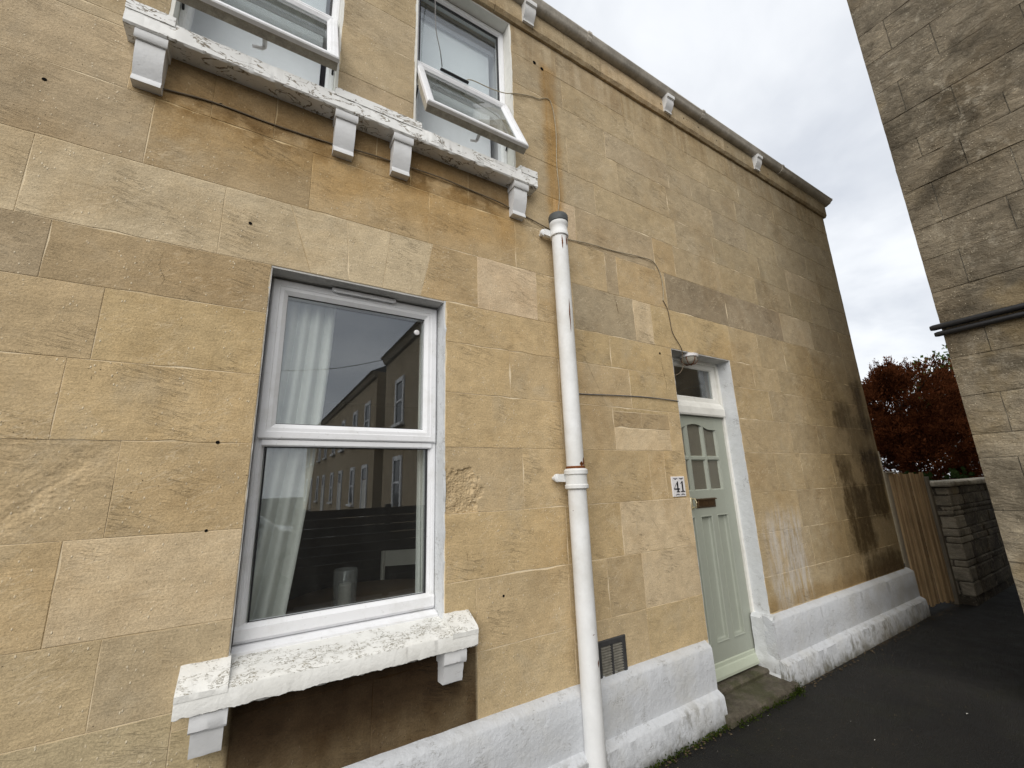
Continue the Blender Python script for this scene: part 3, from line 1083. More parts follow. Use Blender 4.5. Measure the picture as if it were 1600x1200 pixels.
# the plinth returning into the doorway
pm = MB()
for (xa, xb, s) in ((3.752, 3.83, 0.0),):
    n, mz = 10, 26
    vs, fs = [], []
    for j in range(mz + 1):
        z = -0.02 + 0.525 * j / mz
        for i in range(n + 1):
            y = -0.05 + 0.185 * i / n
            bul = 0.012 * math.exp(-((z - 0.17) / 0.03) ** 2) if z > 0.1 else 0.012
            x = xa + 0.002 - bul * 0.6 + 0.005 * fbm(2, y, z, 18, 4) + (0.02 if j == mz else 0)
            vs.append((x, y, z))
    for j in range(mz):
        for i in range(n):
            a = j * (n + 1) + i
            fs.append((a, a + 1, a + n + 2, a + n + 1))
    b = len(vs)
    for i in range(n + 1):
        vs.append((3.84, -0.03 + 0.165 * i / n, 0.512))
    for i in range(n):
        fs.append((mz * (n + 1) + i, mz * (n + 1) + i + 1, b + i + 1, b + i))
    pm.add(vs, fs)
pm.build('plinth_return', 'reveal_paint', house, smooth=True)

# ---- door step
st = MB()
st.sweep_x([(0.16, 0.005), (-0.150, 0.005), (-0.158, 0.045), (-0.146, 0.066), (0.06, 0.078), (0.16, 0.078)], stations(2.90, 3.80, 0.03),
           lambda i, k, x, y, z: (x, y + (0.006 * fbm(x, k, 1, 9, 4) if k in (1, 2, 3) else 0), z + (0.004 * fbm(x, k, 8, 9, 4) if k in (2, 3, 4) else 0)))
st.build('door_step', 'step', house, smooth=True)
st = MB()
st.sweep_x([(0.30, 0.06), (0.045, 0.06), (0.040, 0.098), (0.050, 0.112), (0.30, 0.116)], stations(2.90, 3.80, 0.03),
           lambda i, k, x, y, z: (x, y + (0.005 * fbm(x, k, 21, 14, 4) if k in (1, 2, 3) else 0), z + (0.003 * fbm(x, k, 28, 12, 4) if k in (2, 3) else 0)))
st.build('threshold', 'step', house, smooth=True)


# ------------------------------------------------------------------ windows
def sash_prof(w, yf, yb):
    return [(0, yb), (0, yf + 0.006), (0.006, yf), (w * 0.45, yf), (w * 0.5, yf + 0.003), (w * 0.72, yf + 0.004), (w - 0.004, yf + 0.016), (w, yf + 0.02), (w, yb)]


def reveal(parent, x0, x1, y0, y1, z0, z1, mat='reveal_paint', name='reveal', rag=0.0):
    """liner of painted masonry with a ragged front edge"""
    m = MB()
    n = max(2, int((z1 - z0) / 0.03))
    vs, fs = [], []
    for j in range(n + 1):
        z = z0 + (z1 - z0) * j / n
        r = rag * (0.5 + 0.8 * fbm(x0, 3, z, 14, 4))
        for (x, y) in ((x0, y0 + r), (x1, y0 + r), (x1, y1), (x0, y1)):
            vs.append((x, y, z))
    for j in range(n):
        for k in range(4):
            l = (k + 1) % 4
            fs.append((j * 4 + k, j * 4 + l, j * 4 + 4 + l, j * 4 + 4 + k))
    fs += [(0, 1, 2, 3), tuple(len(vs) - 1 - i for i in range(4))]
    m.add(vs, fs)
    return m.build(name, mat, parent)


# downstairs window: fixed light below, casement above
win = empty('window', (0.453, 0.1, WZ0), house)
f0, f1, g0, g1 = 0.002, 0.900, 1.015, 2.716
MB().ring(f0, f1, g0, g1, sash_prof(0.042, 0.112, 0.175)).build('frame', 'upvc', win)
tm = MB()
tm.prism([(0.112, 1.852), (0.104, 1.858), (0.104, 1.880), (0.115, 1.888), (0.170, 1.888), (0.170, 1.852)], f0 + 0.03, f1 - 0.03, 'x')
tm.build('transom', 'upvc', win)
MB().ring(f0 + 0.006, f1 - 0.006, 1.886, 2.706, sash_prof(0.074, 0.094, 0.165)).build('casement', 'upvc', win)
gk = MB()
gk.ring(0.075, 0.83, 1.955, 2.637, [(0, 0.117), (0, 0.112), (0.008, 0.116), (0.008, 0.121)])
gk.ring(0.049, 0.855, 1.086, 1.856, [(0, 0.135), (0, 0.128), (0.008, 0.132), (0.008, 0.139)])
gk.build('gasket', 'gasket', win)
MB().box(0.076, 0.828, 0.122, 0.146, 1.957, 2.634).build('pane', 'glass', win)
MB().box(0.048, 0.856, 0.136, 0.160, 1.060, 1.856).build('pane', 'glass', win)
bm_ = MB()
bm_.prism([(0.112, 1.022), (0.104, 1.030), (0.104, 1.074), (0.118, 1.092), (0.16, 1.092), (0.16, 1.022)], f0 + 0.003, f1 - 0.003, 'x')
bm_.build('bottom_rail', 'upvc', win)
cm = MB()
cm.prism([(0.062, 0.985), (0.060, 0.998), (0.100, 1.012), (0.17, 1.012), (0.17, 0.985)], f0, f1, 'x')
cm.build('sub_cill', 'upvc', win)
vm = MB()
vm.cbox(0.285, 0.635, 0.076, 0.094, 2.690, 2.712, 0.004)
vm.cbox(0.295, 0.625, 0.070, 0.080, 2.684, 2.696, 0.003)
vm.build('trickle_vent', 'upvc', win)
# small stick-on clip in the corner of the top pane
cl_ = MB()
cl_.lathe([(0.004, -0.010), (0.016, -0.006), (0.017, 0.0)], 0.775, 0.121, 2.545, 14, 'y')
cl_.build('suction_hook', 'enamel', win)
reveal(win, WX1 - 0.010, WX1 + 0.004, 0.0, 0.125, WZ0, WZ1, rag=0.009)
reveal(win, WX0 - 0.004, WX0 + 0.005, 0.002, 0.125, WZ0, WZ1, 'plaster', rag=0.006)
MB().box(WX0, WX1, 0.004, 0.13, WZ1 - 0.010, WZ1 + 0.01).build('soffit', 'plaster', win)
rw = MB()
rw.box(WX0 - 0.02, WX0 + 0.02, 0.18, 0.33, WZ0, WZ1)
rw.box(WX1 - 0.02, WX1 + 0.02, 0.18, 0.33, WZ0, WZ1)
rw.box(WX0, WX1, 0.18, 0.34, WZ0, 1.04)
rw.build('inner_reveal', 'room_pale', win)


def sill_fn(seed, amp, ks, zonly=True):
    def fn(i, k, x, y, z):
        if k in ks:
            z += amp * (fbm(x, seed + k, 0, 13, 4) + 0.5 * fbm(x, seed + k, 4, 45, 3))
            if not zonly:
                y += amp * 0.5 * fbm(x, seed + 9 + k, 2, 20, 3)
        return (x, y, z)
    return fn


# downstairs sill with two stooled ends and a broken lower edge
sl = empty('sill', (0.44, 0, 0.86), house)
MB().sweep_x([(0.10, 0.992), (0.045, 0.985), (-0.085, 0.954), (-0.112, 0.944), (-0.118, 0.936), (-0.116, 0.872), (-0.100, 0.866), (0.02, 0.872), (0.10, 0.872)],
             stations(-0.155, 1.043, 0.008), sill_fn(5, 0.0075, (5, 6), False)).build('sill_slab', 'sill_paint_low', sl, smooth=True)
for (a, b, s) in ((-0.156, 0.004, 11), (0.905, 1.044, 17)):
    MB().sweep_x([(0.035, 1.012), (-0.006, 1.010), (-0.108, 0.957), (-0.1195, 0.945), (-0.1195, 0.925), (0.02, 0.925)],
                 stations(a, b, 0.012), sill_fn(s, 0.004, (1, 2, 3), False)).build('sill_stool', 'sill_paint_low', sl, smooth=True)
for xc in (-0.046, 0.928):
    b = MB()
    b.sweep_x([(0.02, 0.868), (-0.100, 0.868), (-0.104, 0.860), (-0.102, 0.815), (-0.094, 0.806), (-0.02, 0.806), (0.02, 0.806)], stations(xc - 0.058, xc + 0.058, 0.012), sill_fn(xc * 9, 0.0022, (2, 3, 4), False))
    b.sweep_x([(0.02, 0.81), (-0.084, 0.81), (-0.083, 0.785), (-0.072, 0.755), (-0.070, 0.735), (-0.064, 0.718), (0.02, 0.712)], stations(xc - 0.050, xc + 0.050, 0.012), sill_fn(xc * 9 + 30, 0.0018, (1, 2, 3, 4, 5), False))
    b.build('bracket', 'bracket_paint', sl, smooth=True)

# upstairs sill: one long painted sill under both windows
su = empty('sill', (0.45, 0, 3.70), house)
MB().sweep_x([(0.10, 3.842), (0.03, 3.838), (-0.092, 3.808), (-0.104, 3.796), (-0.106, 3.712), (-0.098, 3.704), (0.02, 3.704), (0.10, 3.704)],
             stations(-0.676, 1.572, 0.008), sill_fn(75, 0.0048, (2, 3, 5), False)).build('sill_slab', 'sill_paint', su, smooth=True)
for (a, b, s) in ((-0.677, -0.50, 81), (0.205, 0.705, 83), (1.435, 1.573, 87)):
    MB().sweep_x([(0.03, 3.862), (-0.01, 3.862), (-0.098, 3.842), (-0.1085, 3.832), (-0.1085, 3.78), (0.02, 3.78)],
                 stations(a, b, 0.012), sill_fn(s, 0.0035, (1, 2, 3), False)).build('sill_stool', 'sill_paint', su, smooth=True)
for xc in (-0.575, 0.276, 0.600, 1.440):
    b = MB()
    b.sweep_x([(0.02, 3.706), (-0.094, 3.706), (-0.096, 3.700), (-0.094, 3.668), (-0.088, 3.660), (0.02, 3.660)], stations(xc - 0.060, xc + 0.060, 0.02))
    cv = [(0.02, 3.662)] + [(-0.078 + 0.036 * (1 - math.cos(t * math.pi / 2)), 3.662 - 0.16 * t ** 0.8) for t in [j / 9 for j in range(10)]] + [(-0.050, 3.478), (-0.050, 3.468), (0.02, 3.468)]
    b.sweep_x(cv, stations(xc - 0.053, xc + 0.053, 0.03))
    b.build('bracket', 'bracket_paint', su, smooth=True)


# upstairs windows: fixed light above, top-hung vent open below
def upper_window(x0, x1, open_deg, hasblind):
    xc = (x0 + x1) / 2
    w = empty('window', (xc, 0.05, UZ0), house)
    a, b = x0 + 0.012, x1 - 0.012
    MB().ring(a, b, 3.845, UZ1 - 0.02, sash_prof(0.046, 0.088, 0.155)).build('frame', 'upvc', w)
    MB().ring(a + 0.045, b - 0.045, 4.485, UZ1 - 0.065, [(0, 0.12), (0, 0.105), (0.012, 0.108), (0.012, 0.12)]).build('gasket', 'gasket', w)
    t = MB()
    t.prism([(0.088, 4.44), (0.080, 4.446), (0.080, 4.490), (0.092, 4.496), (0.152, 4.496), (0.152, 4.44)], a + 0.04, b - 0.04, 'x')
    t.build('transom', 'upvc', w)
    MB().box(a + 0.045, b - 0.045, 0.110, 0.132, 4.495, UZ1 - 0.064).build('pane', 'glass', w)
    # vent sash, hinged on its top edge
    hz, hy, L = 4.505, 0.070, 0.652
    T = Matrix.Translation((0, hy, hz)) @ Matrix.Rotation(math.radians(-open_deg), 4, 'X') @ Matrix.Translation((0, -hy, -hz))
    sx0, sx1 = a + 0.010, b - 0.010
    MB().ring(sx0, sx1, hz - L, hz, sash_prof(0.060, hy - 0.018, hy + 0.008), T).build('vent_sash', 'upvc', w)
    e = MB()
    e.ring(sx0 + 0.005, sx1 - 0.005, hz - L + 0.005, hz - 0.005, [(0, hy + 0.052), (0, hy + 0.0085), (0.05, hy + 0.0085), (0.05, hy + 0.052)], T)
    e.build('sash_rebate', 'dirty_upvc', w)
    g = MB()
    vs = []
    for (x, z) in ((sx0 + 0.058, hz - L + 0.058), (sx1 - 0.058, hz - L + 0.058), (sx1 - 0.058, hz - 0.058), (sx0 + 0.058, hz - 0.058)):
        for y in (hy + 0.006, hy + 0.028):
            vs.append(tuple(T @ Vector((x, y, z))))
    g.add(vs, [(0, 2, 4, 6), (7, 5, 3, 1), (0, 1, 3, 2), (2, 3, 5, 4), (4, 5, 7, 6), (6, 7, 1, 0)])
    g.build('pane', 'glass', w)
    hd = MB()
    pth = [T @ Vector((xc + 0.02, hy + 0.06, hz - L + 0.03)), T @ Vector((xc + 0.02, hy + 0.095, hz - L + 0.03)), T @ Vector((xc + 0.01, hy + 0.10, hz - L + 0.015)), T @ Vector((xc - 0.03, hy + 0.10, hz - L - 0.005))]
    hd.tube(pth, [0.012, 0.011, 0.009, 0.008], 10)
    hd.build('handle', 'upvc', w, smooth=True)
    for sx in (sx0 + 0.004, sx1 - 0.004):
        MB().tube([(sx, 0.10, 4.10), tuple(T @ Vector((sx, hy + 0.045, hz - 0.28)))], 0.006, 6).build('stay', 'gasket', w)
    reveal(w, x1 - 0.014, x1 + 0.004, 0.0, 0.10, UZ0, UZ1, 'wood_white', rag=0.004)
    reveal(w, x0 - 0.004, x0 + 0.014, 0.0, 0.10, UZ0, UZ1, 'wood_white', rag=0.004)
    MB().box(x0, x1, 0.003, 0.10, UZ1 - 0.014, UZ1 + 0.01).build('soffit', 'wood_white', w)
    s = MB()
    s.box(x0 - 0.02, x0 + 0.02, 0.16, 0.33, UZ0, UZ1)
    s.box(x1 - 0.02, x1 + 0.02, 0.16, 0.33, UZ0, UZ1)
    s.box(x0, x1, 0.16, 0.34, 3.78, 3.865)
    s.build('inner_reveal', 'room_pale', w)
    return w


upper_window(*UW[0], 24, True)
uw2 = upper_window(*UW[1], 24, True)

# ------------------------------------------------------------------ front door
door = empty('door', (3.36, 0.14, 0.11), house)
LX0, LX1, LY = 2.928, 3.790, 0.148
BZ = 0.125
leaf = MB()
XP = [3.052, 3.208, 3.283, 3.439, 3.511, 3.667]      # three columns (left,right)
# stiles, rails and muntins stand proud of the panels
leaf.cbox(LX0, XP[0] - 0.002, LY, LY + 0.04, BZ, 2.185, 0.003)
leaf.cbox(XP[5] + 0.002, LX1, LY, LY + 0.04, BZ, 2.185, 0.003)
leaf.box(XP[0] - 0.002, XP[5] + 0.002, LY + 0.0005, LY + 0.04, BZ, 0.365)
leaf.box(XP[0] - 0.002, XP[5] + 0.002, LY + 0.0005, LY + 0.04, 1.325, 1.535)
for a, b in ((XP[1], XP[2]), (XP[3], XP[4])):
    leaf.box(a + 0.002, b - 0.002, LY + 0.0008, LY + 0.04, 0.365, 1.325)
arch = []
for j in range(21):
    x = XP[0] - 0.002 + (XP[5] - XP[0] + 0.004) * j / 20
    t = abs((x - 3.36) / 0.31)
    arch.append((x, 2.068 + 0.046 * max(0.0, math.cos(min(1, t) * math.pi / 1.25)) if t < 0.62 else 2.068 + 0.046 * max(0, math.cos(0.62 * math.pi / 1.25)) * max(0, (0.95 - t) / 0.33)))
leaf.prism(arch + [(XP[5] + 0.002, 2.185), (XP[0] - 0.002, 2.185)], LY + 0.0005, LY + 0.04)
leaf.build('leaf', 'sage', door)
bars = MB()
for a, b in ((XP[1], XP[2]), (XP[3], XP[4])):
    bars.prism([(a + 0.012, LY + 0.030), (a + 0.026, LY + 0.002), (b - 0.026, LY + 0.002), (b - 0.012, LY + 0.030)], 1.52, 2.115, 'z')
bars.prism([(LY + 0.030, 1.786), (LY + 0.0035, 1.800), (LY + 0.0035, 1.822), (LY + 0.030, 1.836)], XP[0] - 0.01, XP[5] + 0.01, 'x')
bars.ring(XP[0] - 0.006, XP[5] + 0.006, 1.528, 2.16, [(0.0, LY + 0.03), (0.0, LY + 0.001), (0.018, LY + 0.026), (0.018, LY + 0.03)])
bars.build('glazing_bar', 'sage', door)
cols = ((XP[0] - 0.004, XP[1] + 0.03), (XP[2] - 0.02, XP[3] + 0.02), (XP[4] - 0.03, XP[5] + 0.004))
for i, (a, b) in enumerate(((XP[0], 3.245), (3.245, 3.475), (3.475, XP[5]))):
    for z0, z1 in ((1.535, 1.810), (1.812, 2.16)):
        MB().box(a + 0.001, b - 0.001, LY + 0.024, LY + 0.034, z0 + 0.001, z1).build('pane', 'frosted', door)
for i in range(3):
    a, b = XP[2 * i], XP[2 * i + 1]
    p = MB()
    p.box(a - 0.004, b + 0.004, LY + 0.030, LY + 0.039, 0.36, 1.33)
    p.ring(a - 0.003, b + 0.003, 0.362, 1.328, [(0.0, LY + 0.036), (0.0, LY - 0.003), (0.006, LY - 0.005), (0.012, LY + 0.000), (0.015, LY + 0.020), (0.024, LY + 0.030), (0.024, LY + 0.036)])
    p.build('panel', 'sage', door)
wb = MB()
wb.prism([(LY + 0.002, 0.235), (LY - 0.008, 0.228), (LY - 0.010, 0.205), (LY - 0.018, 0.198), (LY - 0.036, 0.150), (LY - 0.036, 0.132), (LY + 0.002, 0.132)], LX0 + 0.03, LX1 - 0.002, 'x')
wb.build('weather_bar', 'sage_light', door)
lb = MB()
lb.cbox(3.235, 3.505, LY - 0.008, LY + 0.002, 1.392, 1.470, 0.003)
lb.cbox(3.252, 3.488, LY - 0.016, LY - 0.006, 1.402, 1.460, 0.004)
lb.prism([(LY - 0.006, 1.470), (LY - 0.022, 1.466), (LY - 0.026, 1.458), (LY - 0.006, 1.456)], 3.235, 3.505, 'x')
lb.build('letter_box', 'brass_dark', door)
hn = MB()
hn.cbox(3.172, 3.196, LY - 0.006, LY + 0.002, 1.385, 1.485, 0.003)
hn.tube([(3.184, LY - 0.004, 1.470), (3.184, LY - 0.040, 1.474), (3.184, LY - 0.046, 1.44), (3.184, LY - 0.040, 1.405), (3.184, LY - 0.004, 1.400)], 0.0075, 10)
hn.build('pull_handle', 'brass', door, smooth=True)
kh = MB()
kh.lathe([(0.018, -0.010), (0.018, 0.002)], 3.128, LY, 1.435, 18, 'y')
kh.box(3.126, 3.130, LY - 0.012, LY - 0.008, 1.42, 1.45)
kh.build('lock', 'brass_dark', door, smooth=True)
# frame, transom and fanlight
fr = MB()
fr.cbox(LX1 + 0.003, 3.872, 0.128, 0.235, 0.115, 2.745, 0.003)
fr.cbox(2.885, LX0 - 0.003, 0.128, 0.235, 0.115, 2.745, 0.003)
fr.cbox(2.927, 3.793, 0.130, 0.235, 2.695, 2.744, 0.003)
fr.build('door_frame', 'wood_white', door)
tr = MB()
tr.prism([(0.235, 2.190), (0.112, 2.190), (0.106, 2.204), (0.106, 2.262), (0.124, 2.300), (0.150, 2.325), (0.235, 2.325)], 2.929, 3.792, 'x')
tr.build('transom', 'wood_white', door)
fl = MB()
fl.ring(2.929, 3.791, 2.318, 2.70, [(0, 0.19), (0, 0.150), (0.045, 0.152), (0.055, 0.168), (0.055, 0.19)])
fl.build('fanlight_frame', 'wood_white', door)
MB().box(2.98, 3.738, 0.168, 0.176, 2.37, 2.648).build('fanlight_pane', 'glass', door)
reveal(door, DX1 - 0.008, DX1 + 0.003, 0.0, 0.13, 0.50, DZ1, 'reveal_paint', 'jamb', 0.004)
reveal(door, DX0 - 0.003, DX0 + 0.008, 0.004, 0.13, 0.10, DZ1, 'reveal_paint', 'jamb', 0.004)
MB().box(DX0, DX1, 0.003, 0.14, DZ1 - 0.008, DZ1 + 0.012).build('soffit', 'plaster', door)

# ================================================================== FITTINGS ON THE HOUSE
# ---- gutter in sections with white consoles
gut = thing('gutter', (2.0, -0.08, 5.48), 'weathered grey ogee gutter running along the eaves of the honey stone house', 'gutter')
gx = [XL, -1.4, 0.35, 2.24, 3.89, 5.56, XR + 0.10]
for i in range(len(gx) - 1):
    a, b = gx[i], gx[i + 1] - 0.004
    pf = [(-0.042, 5.492), (-0.070, 5.490), (-0.096, 5.500), (-0.110, 5.522), (-0.114, 5.540), (-0.124, 5.552), (-0.124, 5.566), (-0.116, 5.566), (-0.108, 5.548), (-0.100, 5.526), (-0.085, 5.510), (-0.050, 5.508), (-0.042, 5.560)]
    tilt = U(-0.003, 0.003)
    MB().sweep_x(pf, stations(a, b, 0.15), lambda i_, k, x, y, z, t=tilt, a=a: (x, y, z + t * (x - a) + 0.0015 * fbm(x, k, 3, 6, 2))).build('gutter_section', 'gutter', gut, smooth=True)
    if i:
        c = MB()
        pj = [(-0.040, 5.484), (-0.072, 5.482), (-0.101, 5.494), (-0.116, 5.520), (-0.119, 5.538), (-0.130, 5.552), (-0.130, 5.572), (-0.112, 5.572), (-0.098, 5.530), (-0.080, 5.514), (-0.040, 5.512)]
        c.sweep_x(pj, [a - 0.022, a + 0.020])
        c.build('gutter_joint', 'gutter', gut)
en = MB()
en.prism([(-0.045, 5.49), (-0.128, 5.545), (-0.128, 5.575), (0.03, 5.60), (0.03, 5.49)], XR + 0.10, XR + 0.108, 'x')
en.build('stop_end', 'gutter', gut)
for xc in (-1.85, -0.12, 1.605, 3.335, 5.0, 6.6):
    b = MB()
    cv = [(-0.040, 5.488), (-0.118, 5.488), (-0.120, 5.478), (-0.116, 5.452), (-0.104, 5.446)] + [(-0.100 + 0.046 * (1 - math.cos(t * math.pi / 2)), 5.444 - 0.105 * t ** 0.85) for t in [j / 7 for j in range(8)]] + [(-0.062, 5.330), (-0.060, 5.318), (-0.040, 5.318)]
    if xc == 6.6:
        continue
    b.sweep_x(cv, [xc - 0.052, xc - 0.05, xc + 0.05, xc + 0.052])
    b.build('console', 'bracket_paint', gut, smooth=True)

# ---- soil pipe
px, py = 1.752, -0.098
pipe = thing('drain_pipe', (px, py, 0.0), 'tall white painted cast iron soil pipe with rusty joints and grey rubber cap', 'pipe')


def px_at(z):
    return px - 0.006 * (z - 1.7) / 1.7


def pipe_tube(z0, z1, r, name='pipe_length', mat='pipe_paint', n=28):
    m = MB()
    zs = stations(z0, z1, 0.10)
    m.tube([(px_at(z), py, z) for z in zs], r, n)
    return m.build(name, mat, pipe, smooth=True)


pipe_tube(1.66, 3.40, 0.056)
pipe_tube(0.0, 1.62, 0.058)
for zc in (1.655,):
    MB().lathe([(0.062, -0.06), (0.074, -0.052), (0.074, -0.034), (0.068, -0.028), (0.067, 0.028), (0.075, 0.034), (0.075, 0.056), (0.066, 0.066), (0.058, 0.068)], px_at(zc), py, zc, 28).build('collar', 'pipe_paint', pipe, smooth=True)
    MB().lathe([(0.0585, 0.0), (0.0605, 0.004), (0.0595, 0.012), (0.0565, 0.016)], px_at(zc), py, zc + 0.0665, 28).build('rust_ring', 'rust', pipe, smooth=True)
MB().lathe([(0.060, -0.115), (0.066, -0.110), (0.066, -0.086), (0.062, -0.080), (0.062, -0.03), (0.067, -0.024), (0.067, 0.0), (0.060, 0.004)], px_at(3.45), py, 3.47, 28).build('collar', 'pipe_paint', pipe, smooth=True)
MB().lathe([(0.064, 0.0), (0.070, 0.003), (0.0715, 0.05), (0.066, 0.060), (0.040, 0.066)], px_at(3.5), py, 3.472, 28).build('rubber_cap', 'rubber', pipe, smooth=True)
for zc in (1.668, 3.40):
    m = MB()
    m.lathe([(0.020, 0.0), (0.026, 0.004), (0.026, 0.020), (0.020, 0.024)], px - 0.105, -0.052, zc, 14, 'y')
    m.prism([(px - 0.110, zc - 0.022), (px - 0.04, zc - 0.026), (px - 0.04, zc + 0.026), (px - 0.110, zc + 0.022)], -0.060, -0.036)
    m.tube([(px - 0.105, -0.03, zc), (px - 0.105, 0.005, zc)], 0.012, 8)
    m.build('wall_lug', 'pipe_paint', pipe, smooth=True)
rs = MB()
for (z0, z1, ang, w) in ((2.62, 2.86, -1.65, 0.0045), (3.24, 3.345, -1.95, 0.005), (3.27, 3.35, -1.30, 0.008), (1.735, 1.79, -1.15, 0.010), (1.735, 1.765, -1.5, 0.014), (0.62, 0.66, -1.2, 0.006)):
    n = 12
    vs, fs = [], []
    for j in range(n + 1):
        z = z0 + (z1 - z0) * j / n
        hw = w * math.sin(math.pi * (j + 0.4) / (n + 0.8)) * (0.7 + 0.5 * U(0, 1))
        a0 = ang + 0.10 * fbm(z, ang, 1, 9, 3)
        for s in (-1, 1):
            a = a0 + s * hw / 0.058
            vs.append((px_at(z) + 0.0588 * math.cos(a), py + 0.0588 * math.sin(a), z))
    for j in range(n):
        fs.append((2 * j, 2 * j + 1, 2 * j + 3, 2 * j + 2))
    rs.add(vs, fs)
rs.build('rust_scab', 'rust', pipe)

# ---- number plate
plate = thing('number_plate', (2.847, -0.004, 1.505), 'white enamel house number plate reading 41 beside the green door', 'sign')
MB().cbox(2.770, 2.924, -0.0075, 0.004, 1.505, 1.657, 0.003).build('plate', 'enamel', plate)


def flat(poly, name, mat='print', y0=-0.0092, y1=-0.007):
    return MB().prism(poly, y0, y1).build(name, mat, plate)


def T4(p):
    return [(2.786 + u * 0.062, 1.541 + w * 0.080) for u, w in p]


def T1(p):
    return [(2.862 + u * 0.048, 1.541 + w * 0.080) for u, w in p]


dg = MB()
for q in ([(0.60, 0.0), (0.86, 0.0), (0.86, 1.0), (0.74, 1.0), (0.60, 0.80)], [(0.0, 0.30), (0.10, 0.22), (0.12, 0.36), (0.70, 0.90), (0.74, 1.0)], [(0.0, 0.22), (1.04, 0.22), (1.04, 0.34), (0.0, 0.34)], [(0.42, -0.02), (1.04, -0.02), (1.0, 0.06), (0.46, 0.06)]):
    dg.prism(T4(q), -0.0092 - 0.0001 * len(dg.f), -0.007)
dg.build('digit_four', 'print', plate)
dg = MB()
for q in ([(0.38, 0.0), (0.70, 0.0), (0.70, 1.0), (0.56, 1.0), (0.38, 0.88)], [(0.02, 0.76), (0.10, 0.74), (0.60, 0.98), (0.56, 1.02)], [(0.05, -0.02), (1.03, -0.02), (1.0, 0.07), (0.08, 0.07)]):
    dg.prism(T1(q), -0.0092 - 0.0001 * len(dg.f), -0.007)
dg.build('digit_one', 'print', plate)
for (xc, zc, s) in ((2.812, 1.640, 1), (2.880, 1.640, 1), (2.824, 1.522, -0.8), (2.884, 1.522, -0.8)):
    pts = []
    for j in range(11):
        t = -1 + 2 * j / 10
        pts.append((xc + t * 0.026, zc - s * 0.007 * (1 - t * t) + s * 0.004 * abs(t)))
    for j in range(10, -1, -1):
        t = -1 + 2 * j / 10
        pts.append((xc + t * 0.026, zc + s * 0.003 * (1 - t * t) + s * 0.006 * abs(t)))
    flat(pts, 'scroll', 'print_grey')

# ---- bulkhead lamp under the door lintel
lamp = thing('porch_lamp', (3.27, 0.06, 2.72), 'small round bulkhead lamp under the lintel above the fanlight', 'lamp')
MB().lathe([(0.070, -0.030), (0.078, -0.026), (0.080, -0.004), (0.074, 0.0)], 3.27, 0.045, 2.7195, 24).build('base', 'enamel', lamp, smooth=True)
MB().lathe([(0.020, -0.085), (0.045, -0.078), (0.062, -0.058), (0.068, -0.030)], 3.27, 0.045, 2.7185, 24).build('dome', 'dirty_upvc', lamp, smooth=True)
cg = MB()
for k in range(3):
    a = k * math.pi / 3 + 0.3
    cg.tube([(3.27 + math.cos(a) * r * s, 0.045 + math.sin(a) * r * s, 2.7185 + h) for s, r, h in ((-1, .074, -.028), (-1, .066, -.062), (-1, .042, -.086), (1, .0, -.092), (1, .042, -.086), (1, .066, -.062), (1, .074, -.028))], 0.003, 6)
tag(cg.build('guard_wire', 'rust', lamp), kind='stuff')

# ---- air brick grille
vent = thing('air_vent', (2.017, -0.01, 0.45), 'dark metal air vent grille with two columns of louvres beside the pipe', 'vent')
v = MB()
v.ring(1.896, 2.140, 0.450, 0.684, [(0, 0.004), (0, -0.010), (0.004, -0.014), (0.030, -0.014), (0.034, -0.008), (0.034, 0.004)])
v.box(2.012, 2.026, -0.013, 0.003, 0.482, 0.652)
v.build('vent_frame', 'vent', vent)
MB().box(1.925, 2.112, 0.0005, 0.0035, 0.480, 0.654).build('vent_back', 'hole', vent)
sl0 = None
for col in (1.931, 2.0275):
    for k in range(11):
        z = 0.487 + k * 0.0152
        if sl0 is None:
            sm_ = MB()
            sm_.prism([(-0.0005, 0.0), (-0.012, -0.001), (-0.012, 0.0025), (-0.0005, 0.0090)], 0.0, 0.080, 'x')
            sl0 = sm_.build('louvre', 'vent_slat', vent, base=(0, 0, 0))
            sl0.location = Vector((col, 0, z)) - WLOC[vent.name]
        else:
            s = sl0.copy()
            COL.objects.link(s)
            s.parent = vent
            s.location = Vector((col, 0, z)) - WLOC[vent.name]


# ---- cables clipped to the wall
def smooth_path(pts, n=5):
    pts = [Vector(p) for p in pts]
    out = []
    for i in range(len(pts) - 1):
        p0, p1, p2, p3 = pts[max(i - 1, 0)], pts[i], pts[i + 1], pts[min(i + 2, len(pts) - 1)]
        for j in range(n):
            t = j / n
            out.append(0.5 * ((2 * p1) + (-p0 + p2) * t + (2 * p0 - 5 * p1 + 4 * p2 - p3) * t * t + (-p0 + 3 * p1 - 3 * p2 + p3) * t ** 3))
    out.append(pts[-1])
    return out


def cable(name, pts, r, mat, label):
    o = MB().tube(smooth_path(pts), r, 7).build(name, mat, None, smooth=True)
    return tag(o, label, 'cable')


